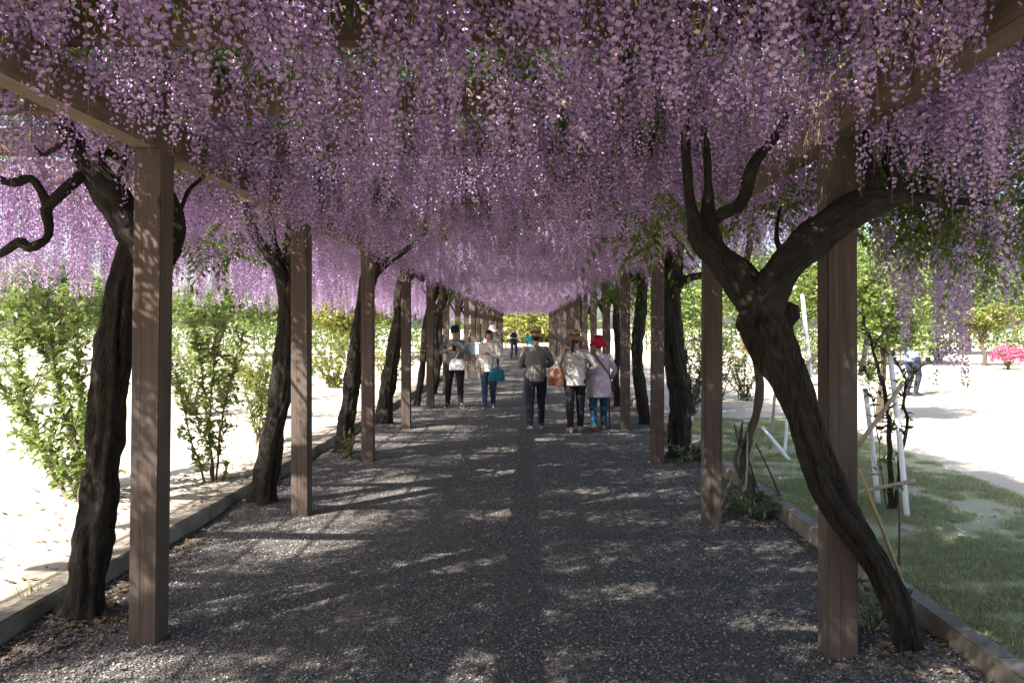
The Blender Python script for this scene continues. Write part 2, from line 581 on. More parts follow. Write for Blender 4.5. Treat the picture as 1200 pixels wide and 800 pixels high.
def raceme_mesh(seed, L, dens=118, wid=0.052, bare=0.0):
    rr = random.Random(seed)
    g = Geo()
    pts, rad = [], []
    n = max(6, int(L / 0.07))
    ph = rr.random() * 6
    for i in range(n + 1):
        z = -L * i / n
        pts.append(Vector((0.012 * math.sin(3 * z + ph) * (i / n), 0.012 * math.cos(4 * z + ph) * (i / n), z)))
        rad.append(0.0022 * (1 - 0.6 * i / n))
    g.tube(pts, rad, 3, 2, False)
    nfl = int(L * dens)
    for i in range(nfl):
        u = (i + rr.random()) / nfl
        if u < bare or u < 0.05: continue
        z = -L * u
        p = pts[min(n, int(u * n))] * 1.0
        p.z = z
        env = min(1.0, 0.55 + u * 3) * (1 - max(0, (u - 0.35) / 0.65) ** 1.5 * 0.72)
        bud = u > 0.9 or rr.random() < max(0, (u - 0.72)) * 1.8
        th = i * 2.399 + rr.uniform(-0.5, 0.5)
        out = Vector((math.cos(th), math.sin(th), rr.uniform(-0.35, 0.25))).normalized()
        c = p + out * (wid * env * rr.uniform(0.55, 1.1)) + Vector((0, 0, -0.006))
        tone = min(1, max(0, 0.5 + rr.gauss(0, 0.30) - 0.25 * (u - 0.4)))
        sz = 0.0101 * (0.75 + 0.45 * env) * rr.uniform(0.8, 1.2)
        side = Vector((-math.sin(th), math.cos(th), 0))
        if not bud:
            up = Vector((0, 0, 1)) * 0.9 + out * rr.uniform(-0.3, 0.7) + side * rr.uniform(-0.5, 0.5)
            up.normalize()
            # banner: rounded pentagon, cupped, rising behind the keel
            w_ = sz * rr.uniform(0.85, 1.15)
            a0 = c
            b1 = c + side * w_ * 0.95 + up * sz * 0.75 + out * sz * 0.25
            b2 = c + side * w_ * 0.5 + up * sz * 1.5
            b3 = c - side * w_ * 0.5 + up * sz * 1.5
            b4 = c - side * w_ * 0.95 + up * sz * 0.75 + out * sz * 0.25
            m_ = c + up * sz * 0.8 - out * sz * 0.15
            g.add([a0, b1, b2, b3, b4, m_], [(0, 1, 5), (1, 2, 5), (2, 3, 5), (3, 4, 5), (4, 0, 5)], 0, tone)
            k = c + out * sz * 1.15 - Vector((0, 0, sz * rr.uniform(0.1, 0.5)))
            g.add([c + up * sz * 0.25, c + side * sz * 0.5 + out * sz * 0.4, k, c - side * sz * 0.5 + out * sz * 0.4],
                  [(0, 1, 2), (0, 2, 3)], 1, tone)
        else:
            s2 = sz * 0.75
            k = c + out * s2 * 0.9 - Vector((0, 0, s2 * 0.7))
            g.add([c, c + side * s2 * 0.45 + out * s2 * 0.3, k, c - side * s2 * 0.45 + out * s2 * 0.3], [(0, 1, 2), (0, 2, 3)], 1, tone * 0.7)
        if rr.random() < 0.25:
            g.add([p, p + side * 0.0012, c], [(0, 1, 2)], 2, 0.4)
    return g.mesh("raceme", [M['petal'], M['keel'], M['rachis']])


RAC_LEN = [0.34, 0.44, 0.54, 0.66, 0.80, 1.0, 1.25]
RAC = []
RAC_IDX = {}
for li, L in enumerate(RAC_LEN):
    RAC_IDX[li] = []
    for v in range(3):
        RAC_IDX[li].append(len(RAC))
        RAC.append(raceme_mesh(100 * li + v, L, dens=(150, 165, 130)[v], wid=(0.046, 0.053, 0.040)[v]))
RAC_IDX['bare'] = [len(RAC), len(RAC) + 1]
RAC.append(raceme_mesh(901, 0.8, 40, 0.03, 0.65)); RAC.append(raceme_mesh(902, 1.0, 30, 0.025, 0.75))
NG_RAC = scatter_tree(pieces_collection("wisteria_raceme", RAC))


def compound_leaf(g, base, d, length, rr, mi=0):
    up = Vector((0, 0, 1))
    n = rr.choice([4, 5, 5, 6])
    d = d.normalized()
    side = d.cross(up)
    if side.length < 1e-3: side = Vector((1, 0, 0))
    side.normalize()
    tone = rr.random()
    tip = None
    for i in range(n + 1):
        t = (i + 0.7) / (n + 0.7)
        p = base + d * (length * t) - up * (0.25 * length * t * t)
        tip = p
        if i == n: break
        for s in (-1, 1):
            dd = side * s + d * 0.45 - up * rr.uniform(0.1, 0.6)
            leaf_quads(g, p, dd, up, rr.uniform(0.045, 0.068), rr.uniform(0.018, 0.026), mi, min(1, max(0, tone + rr.uniform(-.15, .15))))
    leaf_quads(g, tip, d - up * 0.3, up, 0.06, 0.024, mi, tone)


def spray_mesh(seed, n=5, radius=0.2, hang=0.3):
    rr = random.Random(seed)
    g = Geo()
    for i in range(n):
        th = rr.random() * 2 * PI
        d = Vector((math.cos(th), math.sin(th), rr.uniform(-hang, 0.35)))
        b = Vector((rr.uniform(-1, 1), rr.uniform(-1, 1), rr.uniform(-0.5, 0.5))) * radius * 0.6
        compound_leaf(g, b, d, rr.uniform(0.16, 0.26), rr)
    return g.mesh("leaf_spray", [M['leaf']])


SPRAY = [spray_mesh(40 + i) for i in range(5)] + [spray_mesh(60 + i, 4, 0.12, 1.4) for i in range(3)]
NG_SPRAY = scatter_tree(pieces_collection("wisteria_leaf_spray", SPRAY))

# ------------------------------------------------------------------ the setting: ground, path, lawn, kerbs
KL, KR = -2.75, 2.17             # inner faces of the two kerbs
PATH_END = 66.0


def grid(name, x0, x1, y0, y1, nx, ny, zf, mat, xs=None, ys=None):
    xs = np.linspace(x0, x1, nx + 1) if xs is None else np.asarray(xs)
    ys = np.linspace(y0, y1, ny + 1) if ys is None else np.asarray(ys)
    nx, ny = len(xs) - 1, len(ys) - 1
    V = [(x, y, zf(x, y)) for y in ys for x in xs]
    F = [(j * (nx + 1) + i, j * (nx + 1) + i + 1, (j + 1) * (nx + 1) + i + 1, (j + 1) * (nx + 1) + i) for j in range(ny) for i in range(nx)]
    o = ob(name, mesh(name, V, np.array(F), mat, None, True))
    o['kind'] = 'structure'
    return o


def ground_h(x, y):
    if KL - 0.06 < x < KR + 0.06 and y < PATH_END: return -0.06
    n = 0.018 * noise.noise(Vector((x * 0.7, y * 0.7, 2.0))) if (abs(x) < 25 and -3 < y < 40) else 0.0
    return (0.105 if x < 0 else 0.095) + n


xs = [-400, -150, -60, -30, -20] + list(np.arange(-15, KL - 0.4, 0.5)) + [KL - 0.13, KL - 0.05, KL - 0.04, -1, 0, 1, KR + 0.04, KR + 0.05, KR + 0.12] + list(np.arange(KR + 0.5, 15, 0.5)) + [20, 30, 60, 150, 400]
ys = [-300, -60, -20, -5] + list(np.arange(-2, 30, 0.5)) + list(np.arange(30, 66, 3)) + [PATH_END - 0.01, PATH_END + 0.01, 80, 120, 200, 600]
grid("ground", 0, 0, 0, 0, 0, 0, ground_h, M['sand'], xs, ys)


ROOTS = [(P(px, 700, d_).x, d_) for px, d_ in ((92, 4.62), (303, 7.62), (401, 10.6), (446, 13.75), (487, 17.0), (885, 7.6), (797, 10.3), (757, 13.7), (724, 16.8))] + [(P(1066, 772, 4.12).x, 4.12)]


def path_h(x, y):
    edge = 0.03 * max(0, abs(x + 0.29) - 1.7) if y > 1 else 0
    for bx, by in ROOTS:
        q = ((x - bx) ** 2 + (y - by) ** 2) / 0.09
        if q < 6: edge += 0.075 * math.exp(-q)
    return 0.012 * noise.noise(Vector((x * 1.1, y * 1.1, 9.0))) + 0.006 * noise.noise(Vector((x * 4, y * 4, 3.0))) + edge * 0.6


grid("gravel_path", 0, 0, 0, 0, 0, 0, path_h, M['gravel'],
     np.linspace(KL + 0.002, KR - 0.002, 42), np.concatenate([np.arange(-6, 14, 0.13), np.arange(14, PATH_END, 0.7)]))


def lawn_edge(x, y):
    # lawn bed beside the path: from the kerb to about 7 m out, ending near 11 m
    e = 0.35 * noise.noise(Vector((x * 0.8, y * 0.8, 5)))
    return min((14.0 + e * .5) - y, (4.55 + 0.06 * max(0, y - 7) + e * .8) - x, y + 4)


def lawn_h(x, y):
    e = lawn_edge(x, y)
    return 0.112 + 0.018 * noise.noise(Vector((x * 1.5, y * 1.5, 4))) + 0.012 * noise.noise(Vector((x * 5, y * 5, 6))) - (0.09 if e < 0 else 0.0) + 0.018 * noise.noise(Vector((x * 0.7, y * 0.7, 2.0)))


grid("lawn", KR + 0.122, 6.2, -4, 15.0, 42, 150, lawn_h, M['lawn'])
grid("far_lawn", 9.6, 34, 17.0, 26.0, 60, 24, lambda x, y: 0.106 + (0.018 * noise.noise(Vector((x * 0.7, y * 0.7, 2.0))) if x < 25 else 0.0), M['lawn'])


def kerb(name, x_in, side, label):
    t = thing(name, label, "kerb", (x_in, 0, 0))
    rr = random.Random(5 + side)
    g = Geo(); g.box((side * 0.06, 0, 0), (0.12, 0.994, 0.29), bev=0.009)
    meb = g.mesh("kerb_block", [M['kerb']])
    y = -3.02 if side < 0 else -3.21
    while y < 63:
        b = ob("kerb_block", meb, t, (rr.uniform(-0.006, 0.006), y + 0.5, -0.005 + rr.uniform(-0.007, 0.007)))
        b.rotation_euler = (rr.uniform(-0.004, 0.004), rr.uniform(-0.015, 0.015), rr.uniform(-0.004, 0.004))
        y += 1.0
    return t


kerb("stone_kerb", KL, -1, "low concrete kerb between the gravel path and the sunlit sandy ground")
kerb("stone_kerb", KR, 1, "low concrete kerb between the gravel path and the shaded lawn")

# ------------------------------------------------------------------ the pergola
XL, XR = -2.04, 1.57
POST_L = [4.38, 7.27, 10.27, 13.45, 16.75] + [19.95 + 3.2 * i for i in range(14)]
POST_R = [4.13, 6.97, 9.93, 13.25, 16.5] + [19.7 + 3.2 * i for i in range(14)]
PW = 0.152
BEAM0, BEAM1 = 2.63, 2.83
RAF1 = 3.0
RAFTERS = [4.37 + 1.067 * i for i in range(-7, 54)]
perg = thing("wooden_pergola", "long brown timber pergola of square posts and crossbeams over the gravel path", "pergola", (-0.24, 4.3, 0))
PB = Vector((-0.24, 4.3, 0))


def part_box(name, size, mat, parent, loc, base, bev=0.006, me=None):
    if me is None:
        g = Geo(); g.box((0, 0, 0), size, bev=bev)
        me = g.mesh(name, [mat])
    return ob(name, me, parent, Vector(loc) - base), me


post_me = None
rr = random.Random(3)
for X, ys_ in ((XL, POST_L), (XR, POST_R)):
    for i, y in enumerate(ys_):
        o, post_me = part_box("post", (PW, PW, BEAM0 + 0.15), M['post'], perg, (X, y, (BEAM0 - 0.15) / 2), PB, 0.008, post_me)
        lean = 0.012 if (X == XL and i == 0) else rr.uniform(-0.003, 0.003)
        o.rotation_euler = (rr.uniform(-0.002, 0.002), lean, rr.uniform(-0.03, 0.03))
    lens = {}
    yy = ys_[0] - 6.35
    k = 0
    while yy < 65:
        L = 3.2 if k else 3.05
        g = Geo(); g.box((0, 0, 0), (0.125, L - 0.012, BEAM1 - BEAM0), bev=0.006)
        ob("side_beam", g.mesh("side_beam", [M['beam']]), perg, Vector((X + rr.uniform(-.004, .004), yy + L / 2, (BEAM0 + BEAM1) / 2)) - PB)
        yy += L; k += 1
raf_me = None
for y in RAFTERS:
    o, raf_me = part_box("rafter", (7.9, 0.095, RAF1 - BEAM1 - 0.002), M['rafter'], perg, (-1.3 + rr.uniform(-.05, .05), y, (RAF1 + BEAM1) / 2 + 0.001), PB, 0.006, raf_me)
    o.rotation_euler = (0, rr.uniform(-0.002, 0.002), rr.uniform(-0.006, 0.006))
g = Geo()
pts = [(0.01 * math.sin(i * 1.7), -6 + i * 2.0, 0.006 * math.sin(i * 2.3)) for i in range(37)]
g.tube(pts, 0.016, 6)
pole_me = g.mesh("lattice_pole", [M['bamboo']], True)
for i in range(19):
    x = -5.15 + 0.42 * i
    ob("lattice_pole", pole_me, perg, Vector((x + rr.uniform(-.05, .05), rr.uniform(-.5, .5), RAF1 + 0.018)) - PB)

# ------------------------------------------------------------------ wisteria vines: trunk and limbs at every post, racemes and leaves over each bay
ORD = ["first", "second", "third", "fourth", "fifth", "sixth", "seventh", "eighth", "ninth", "tenth", "eleventh", "twelfth",
       "thirteenth", "fourteenth", "fifteenth", "sixteenth", "seventeenth", "eighteenth", "nineteenth"]
LAB = {
    ('L', 0): "thick gnarled wisteria leaning behind the big post on the sunny side, limb reaching outward",
    ('L', 1): "forked wisteria behind the second post of the sunny row, roots beside the kerb",
    ('L', 2): "straight rough wisteria trunk beside the third post of the sunny row, plant at its foot",
    ('L', 3): "slanting shaggy wisteria trunk beside the fourth post of the sunny row",
    ('L', 4): "thin curved wisteria stem just before the fifth post of the sunny row",
    ('R', 0): "heavy wisteria with a wide Y fork crossing the big post by the lawn",
    ('R', 1): "thin dry vine rising from leaning sticks behind the second post by the lawn",
    ('R', 2): "stout wisteria with flared roots beside the third post of the lawn row",
    ('R', 3): "twisted wisteria trunk with dark leaves beside the fourth post of the lawn row",
    ('R', 4): "slender wisteria with a leafy top beside the fifth post of the lawn row",
}


def V3(px, py, d): return P(px, py, d)


def m(d, wpx): return wpx * d / FPX / 2     # radius of something wpx wide at distance d


VINE = {}


def vine(side, k, base, trunk_pts, trunk_rad, limbs, seed, seg=28, step=0.03, mat='bark', ridge=0.2, strands=5, twist=4.0):
    label = LAB.get((side, k), f"{ORD[k]} wisteria from the near end of the {'sunny' if side == 'L' else 'lawn'} row")
    t = thing("wisteria_vine", label, "wisteria", base, 0, "wisteria vines trained up the pergola posts")
    base = Vector(base)
    ob("trunk", limb_mesh("trunk", trunk_pts, trunk_rad, M[mat], base, seg, step, ridge, strands, twist, seed, flare=0.5), t)
    for i, (pp, rr_) in enumerate(limbs):
        ob("limb", limb_mesh("limb", pp, rr_, M[mat], base, max(10, seg // 2), step * 1.2, ridge * 0.8, 3, 5.0, seed + 3.1 * i + 1, knob=0.22), t)
    VINE[(side, k)] = (t, base)
    return t


d = 4.62
vine('L', 0, (P(92, 745, d).x, d, 0.0),
     [V3(88, 770, d), V3(92, 742, d), V3(101, 690, d), V3(112, 610, d), V3(122, 520, d), V3(131, 430, d), V3(138, 370, d), V3(150, 312, d), V3(170, 275, d + .02), V3(193, 270, d + .05)],
     [m(d, 70), m(d, 56), m(d, 50), m(d, 48), m(d, 47), m(d, 48), m(d, 46), m(d, 42), m(d, 44), m(d, 34)],
     [([V3(198, 282, d + .03), V3(180, 300, d), V3(158, 270, d - .02), V3(135, 236, d - .06), V3(112, 203, d - .1), V3(92, 175, d - .1), V3(72, 140, d - .05), V3(48, 100, d), V3(20, 78, d)],
       [m(d, 44), m(d, 48), m(d, 50), m(d, 46), m(d, 36), m(d, 28), m(d, 24), m(d, 20), m(d, 12)]),
      ([V3(106, 196, d - .1), V3(84, 216, d - .16), V3(64, 234, d - .2), V3(54, 246, d - .2), V3(57, 268, d - .2), V3(53, 281, d - .2), V3(34, 290, d - .22), V3(22, 284, d - .2), V3(0, 298, d - .2), V3(-30, 305, d - .2)],
       [m(d, 20), m(d, 16), m(d, 14), m(d, 14), m(d, 13), m(d, 12), m(d, 13), m(d, 14), m(d, 11), m(d, 8)]),
      ([V3(56, 240, d - .2), V3(47, 222, d - .24), V3(36, 209, d - .26), V3(22, 213, d - .26), V3(8, 213, d - .26), V3(-20, 203, d - .26)],
       [m(d, 14), m(d, 12), m(d, 11), m(d, 14), m(d, 11), m(d, 9)]),
      ([V3(112, 190, d - .08), V3(125, 178, d - .05), V3(142, 186, d), V3(158, 168, d), V3(172, 145, d + .1)], [m(d, 16), m(d, 13), m(d, 12), m(d, 10), m(d, 8)]),
      ([V3(92, 180, d - .1), V3(80, 172, d - .12), V3(68, 172, d - .1), V3(50, 182, d), V3(40, 170, d)], [m(d, 12), m(d, 9), m(d, 8), m(d, 6), m(d, 4)]),
      ([V3(136, 214, d - .1), V3(142, 200, d - .1), V3(150, 178, d - .1), V3(148, 150, d)], [m(d, 9), m(d, 6), m(d, 6), m(d, 4)]),
      ([V3(200, 262, d + .05), V3(212, 245, d + .15), V3(222, 222, d + .3), V3(240, 205, d + .5), V3(262, 180, d + .9)], [m(d, 12), m(d, 7), m(d, 6), m(d, 5), m(d, 4)]),
      ([V3(200, 285, d + .03), V3(208, 268, d + .04), V3(206, 248, d + .04), V3(196, 222, d + .06), V3(188, 185, d + .12), V3(180, 140, d + .2)], [m(d, 34), m(d, 26), m(d, 20), m(d, 15), m(d, 12), m(d, 9)])],
     1.0, 44, 0.02, 'bark', 0.24, 5, 2.2)
d = 7.62
vine('L', 1, (P(303, 600, d).x, d, 0.0),
     [V3(298, 618, d), V3(304, 598, d), V3(314, 545, d), V3(325, 480, d), V3(335, 420, d), V3(340, 370, d), V3(336, 325, d)],
     [m(d, 40), m(d, 34), m(d, 31), m(d, 30), m(d, 31), m(d, 29), m(d, 26)],
     [([V3(338, 345, d), V3(322, 308, d - .1), V3(302, 280, d - .1), V3(292, 255, d), V3(288, 222, d)], [m(d, 20), m(d, 17), m(d, 15), m(d, 13), m(d, 9)]),
      ([V3(336, 335, d), V3(338, 300, d), V3(340, 272, d), V3(345, 240, d), V3(352, 200, d)], [m(d, 24), m(d, 18), m(d, 14), m(d, 12), m(d, 8)]),
      ([V3(330, 305, d), V3(322, 285, d), V3(318, 262, d), V3(310, 235, d)], [m(d, 14), m(d, 9), m(d, 8), m(d, 6)])],
     2.0, 36, 0.028, 'bark', 0.24, 4, 2.5)
d = 10.6
vine('L', 2, (P(401, 535, d).x, d, 0.0),
     [V3(398, 548, d), V3(401, 533, d), V3(408, 480, d), V3(417, 420, d), V3(425, 370, d), V3(432, 325, d), V3(438, 290, d), V3(445, 255, d)],
     [m(d, 27), m(d, 23), m(d, 23), m(d, 23), m(d, 22), m(d, 21), m(d, 17), m(d, 12)],
     [([V3(436, 325, d), V3(452, 308, d - .1), V3(468, 298, d - .2), V3(485, 285, d - .3), V3(505, 268, d)], [m(d, 12), m(d, 11), m(d, 9), m(d, 7), m(d, 5)]),
      ([V3(432, 315, d), V3(424, 290, d), V3(410, 262, d)], [m(d, 11), m(d, 8), m(d, 6)])],
     3.0, 30, 0.035, 'bark', 0.26, 4, 3)
d = 13.75
vine('L', 3, (P(446, 496, d).x, d, 0.0),
     [V3(446, 506, d), V3(449, 492, d), V3(455, 450, d), V3(461, 410, d), V3(468, 370, d), V3(466, 350, d), V3(472, 325, d), V3(478, 300, d)],
     [m(d, 24), m(d, 21), m(d, 20), m(d, 19), m(d, 16), m(d, 12), m(d, 12), m(d, 8)],
     [([V3(470, 385, d), V3(474, 350, d), V3(470, 325, d), V3(482, 312, d)], [m(d, 10), m(d, 9), m(d, 7), m(d, 5)]),
      ([V3(474, 330, d), V3(488, 322, d), V3(496, 330, d), V3(492, 312, d)], [m(d, 8), m(d, 7), m(d, 6), m(d, 4)])],
     4.0, 26, 0.045, 'bark', 0.26, 3, 3)
d = 17.0
vine('L', 4, (P(487, 476, d).x, d, 0.0),
     [V3(484, 486, d), V3(489, 470, d), V3(494, 440, d), V3(497, 400, d), V3(500, 370, d), V3(510, 345, d), V3(516, 325, d)],
     [m(d, 10), m(d, 9), m(d, 9), m(d, 8), m(d, 8), m(d, 9), m(d, 6)],
     [([V3(505, 372, d + .5), V3(518, 360, d + .5), V3(522, 345, d + .5), V3(515, 332, d + .4)], [m(d, 7), m(d, 8), m(d, 8), m(d, 6)])],
     5.0, 18, 0.06, 'bark', 0.24, 3, 3)

d = 3.9
vine('R', 0, (P(1066, 772, 4.12).x, 4.12, 0.0),
     [V3(1070, 795, 4.13), V3(1064, 765, 4.12), V3(1054, 722, 4.08), V3(1034, 672, 4.0), V3(1004, 628, 3.92), V3(975, 580, 3.88), V3(955, 530, 3.87), V3(940, 485, 3.87), V3(925, 445, 3.88), V3(908, 410, 3.88), V3(897, 382, 3.88), V3(891, 358, 3.88)],
     [m(d, 48), m(d, 38), m(d, 36), m(d, 36), m(d, 40), m(d, 45), m(d, 45), m(d, 46), m(d, 50), m(d, 58), m(d, 66), m(d, 62)],
     [([V3(898, 385, 3.88), V3(884, 352, 3.88), V3(862, 322, 3.9), V3(840, 300, 3.92), V3(823, 282, 3.93), V3(815, 262, 3.95), V3(808, 235, 3.97), V3(805, 195, 4.0), V3(803, 150, 4.05), V3(806, 100, 4.1)],
       [m(d, 56), m(d, 54), m(d, 46), m(d, 42), m(d, 34), m(d, 24), m(d, 17), m(d, 14), m(d, 12), m(d, 9)]),
      ([V3(890, 385, 3.86), V3(900, 345, 3.84), V3(918, 316, 3.82), V3(942, 290, 3.82), V3(970, 265, 3.82), V3(1000, 246, 3.82), V3(1030, 237, 3.85), V3(1050, 232, 3.9), V3(1058, 228, 3.95)],
       [m(d, 56), m(d, 54), m(d, 50), m(d, 47), m(d, 46), m(d, 44), m(d, 36), m(d, 24), m(d, 16)]),
      ([V3(838, 302, 3.92), V3(832, 272, 3.95), V3(830, 245, 3.97), V3(830, 215, 3.98), V3(828, 180, 4.0), V3(822, 130, 4.05), V3(820, 90, 4.1)],
       [m(d, 30), m(d, 24), m(d, 18), m(d, 13), m(d, 12), m(d, 10), m(d, 8)]),
      ([V3(832, 262, 3.95), V3(846, 250, 3.9), V3(862, 243, 3.88), V3(873, 228, 3.88), V3(878, 208, 3.88), V3(886, 188, 3.9), V3(898, 174, 3.95), V3(910, 158, 4.0), V3(925, 130, 4.1)],
       [m(d, 18), m(d, 17), m(d, 17), m(d, 16), m(d, 16), m(d, 16), m(d, 14), m(d, 12), m(d, 8)]),
      ([V3(878, 388, 3.85), V3(884, 372, 3.82), V3(892, 372, 3.8)], [m(d, 40), m(d, 52), m(d, 34)]),
      ([V3(912, 380, 3.92), V3(920, 368, 3.9), V3(918, 352, 3.9)], [m(d, 34), m(d, 40), m(d, 26)]),
      ([V3(1018, 240, 3.84), V3(1024, 222, 3.88), V3(1022, 200, 3.95), V3(1012, 178, 4.0), V3(1015, 140, 4.1)], [m(d, 32), m(d, 24), m(d, 20), m(d, 16), m(d, 10)]),
      ([V3(1040, 236, 3.9), V3(1050, 215, 3.95), V3(1040, 190, 4.0), V3(1050, 160, 4.1), V3(1070, 130, 4.2)], [m(d, 26), m(d, 20), m(d, 16), m(d, 12), m(d, 8)]),
      ([V3(1050, 232, 3.92), V3(1085, 232, 4.0), V3(1130, 236, 4.1), V3(1190, 238, 4.2), V3(1240, 225, 4.3)], [m(d, 18), m(d, 11), m(d, 9), m(d, 8), m(d, 6)]),
      ([V3(925, 325, 3.95), V3(916, 300, 4.05), V3(910, 275, 4.2), V3(915, 240, 4.3)], [m(d, 10), m(d, 8), m(d, 7), m(d, 5)]),
      ([V3(958, 545, 3.76), V3(975, 580, 3.75), V3(1000, 618, 3.79), V3(1030, 660, 3.88), V3(1050, 705, 3.97), V3(1062, 750, 4.04)], [m(d, 8), m(d, 15), m(d, 17), m(d, 17), m(d, 16), m(d, 16)])],
     11.0, 48, 0.02, 'bark', 0.24, 5, 2.6)
d = 7.6
vine('R', 1, (P(885, 588, d).x, d, 0.0),
     [V3(890, 600, d), V3(884, 582, d), V3(872, 545, d), V3(878, 510, d), V3(888, 478, d), V3(890, 445, d), V3(884, 415, d), V3(878, 380, d), V3(872, 330, d), V3(880, 280, d + .1), V3(890, 220, d + .2)],
     [m(d, 18), m(d, 14), m(d, 12), m(d, 12), m(d, 12), m(d, 11), m(d, 10), m(d, 9), m(d, 10), m(d, 9), m(d, 7)],
     [([V3(876, 548, d), V3(866, 520, d), V3(860, 494, d)], [m(d, 5), m(d, 4), m(d, 2)]),
      ([V3(870, 555, d - .1), V3(868, 520, d), V3(870, 492, d)], [m(d, 6), m(d, 5), m(d, 3)]),
      ([V3(880, 575, d - .1), V3(862, 540, d - .1), V3(876, 508, d)], [m(d, 8), m(d, 6), m(d, 3)])],
     12.0, 16, 0.04, 'bark_pale', 0.22, 2, 4)
d = 10.3
vine('R', 2, (P(797, 530, d).x, d, 0.0),
     [V3(797, 545, d), V3(797, 528, d), V3(797, 500, d), V3(798, 470, d), V3(793, 435, d), V3(788, 395, d), V3(786, 360, d), V3(787, 325, d), V3(790, 300, d), V3(792, 265, d)],
     [m(d, 38), m(d, 32), m(d, 30), m(d, 33), m(d, 31), m(d, 29), m(d, 28), m(d, 29), m(d, 22), m(d, 14)],
     [([V3(790, 335, d), V3(808, 326, d - .2), V3(824, 322, d - .2), V3(838, 312, d), V3(850, 290, d)], [m(d, 14), m(d, 12), m(d, 11), m(d, 8), m(d, 6)]),
      ([V3(800, 520, d - .1), V3(812, 528, d - .25), V3(826, 532, d - .2)], [m(d, 16), m(d, 12), m(d, 8)]),
      ([V3(786, 325, d), V3(775, 305, d), V3(768, 280, d)], [m(d, 14), m(d, 10), m(d, 7)])],
     13.0, 34, 0.032, 'bark', 0.26, 4, 3.2)
d = 13.7
vine('R', 3, (P(757, 500, d).x, d, 0.0),
     [V3(760, 510, d), V3(757, 495, d), V3(751, 460, d), V3(747, 425, d), V3(748, 390, d), V3(752, 355, d), V3(752, 325, d), V3(748, 300, d)],
     [m(d, 20), m(d, 17), m(d, 16), m(d, 15), m(d, 16), m(d, 16), m(d, 17), m(d, 12)],
     [([V3(750, 335, d), V3(735, 318, d), V3(722, 300, d)], [m(d, 9), m(d, 7), m(d, 4)]),
      ([V3(752, 330, d), V3(765, 312, d), V3(770, 290, d)], [m(d, 9), m(d, 7), m(d, 4)])],
     14.0, 24, 0.045, 'bark', 0.26, 3, 3.5)
d = 16.8
vine('R', 4, (P(724, 477, d).x, d, 0.0),
     [V3(724, 486, d), V3(724, 470, d), V3(722, 440, d), V3(725, 405, d), V3(722, 370, d), V3(724, 335, d)],
     [m(d, 12), m(d, 10), m(d, 9), m(d, 10), m(d, 11), m(d, 10)],
     [([V3(723, 360, d), V3(712, 342, d), V3(708, 328, d)], [m(d, 7), m(d, 5), m(d, 4)])],
     15.0, 18, 0.06, 'bark', 0.24, 3, 3)
rr = random.Random(21)
for side, X, ys_ in (('L', XL, POST_L), ('R', XR, POST_R)):
    for k in range(5, 19):
        sgn = -1 if side == 'L' else 1
        y = ys_[k] + 0.3
        x = X + sgn * rr.uniform(0.15, 0.4)
        r = rr.uniform(0.07, 0.14)
        lean = rr.uniform(-0.1, 0.3) * sgn
        pts = [Vector((x + lean + rr.uniform(-.05, .05), y, -0.15))]
        for z in (0.0, 0.5, 1.0, 1.5, 2.0, 2.5, 2.95):
            pts.append(Vector((x + lean * (1 - z / 2.6) + rr.uniform(-.07, .07), y + rr.uniform(-.05, .05), z)))
        rad = [r * 1.3, r * 1.15, r, r, r * .95, r * .9, r * .8, r * .5]
        lb = []
        for s in (-1, 1):
            lb.append(([pts[-3], pts[-3] + Vector((s * 0.2, 0, 0.35)), pts[-3] + Vector((s * 0.5, 0.1, 0.75))], [r * .6, r * .5, r * .3]))
        vine(side, k, (pts[1].x, y, 0), pts, rad, lb, 30.0 + k + (50 if side == 'R' else 0), 14, 0.09, 'bark', 0.24, 3, 3)

# racemes
DEEP_LEFT, DEEP_RIGHT = -4.8, 2.75


def near_beam(x, y, pad=0.078):
    return abs(x - XL) < pad or abs(x - XR) < pad


def near_rafter(y, pad=0.06):
    f = (y - RAFTERS[0]) / 1.067
    return abs(f - round(f)) * 1.067 < pad


# gaps in the flower roof: each lets a patch of sun through to the path (outlines on the ground, followed up along the sun's direction)
SUN_K = 0.7071 / math.tan(SUN_EL)
HX0, HY0, HC = -6.0, -3.0, 0.04
HOLES = np.zeros((int(13 / HC), int(75 / HC)), dtype=bool)
GAPS = [(365, 700, 62), (345, 757, 46), (490, 678, 34), (430, 712, 30), (340, 630, 70), (400, 628, 40), (500, 577, 46), (600, 553, 40), (590, 600, 40), (660, 600, 46),
        (735, 602, 26), (640, 637, 34), (715, 645, 24), (752, 648, 26), (800, 632, 28), (700, 687, 30), (660, 735, 40), (680, 757, 30), (920, 725, 34), (215, 706, 30), (290, 722, 36),
        (300, 690, 24), (545, 655, 20), (470, 645, 24), (380, 600, 40), (430, 590, 34), (690, 575, 34), (745, 580, 24), (620, 580, 30), (560, 612, 24), (700, 548, 30), (755, 555, 20),
        (520, 560, 34), (470, 565, 34), (650, 545, 26), (610, 528, 26), (560, 530, 30), (690, 520, 26), (720, 530, 18), (880, 690, 22), (820, 735, 22), (450, 760, 24), (250, 770, 34), (560, 790, 26), (130, 700, 26), (985, 620, 20)]
hr = random.Random(19)
GAP_LIST = []
for px, py, wpx in GAPS:
    d_ = EYE * FPX / (py - 383)
    GAP_LIST.append(((px - 620) * d_ / FPX, d_, min(0.2, wpx * d_ / FPX * 0.34)))
for _ in range(170):
    y = hr.uniform(11, 66)
    GAP_LIST.append((hr.uniform(-2.9, 2.3), y, hr.uniform(0.07, 0.2)))
for _ in range(40):
    GAP_LIST.append((hr.uniform(-2.6, 2.4), hr.uniform(3, 11), hr.uniform(0.06, 0.14)))
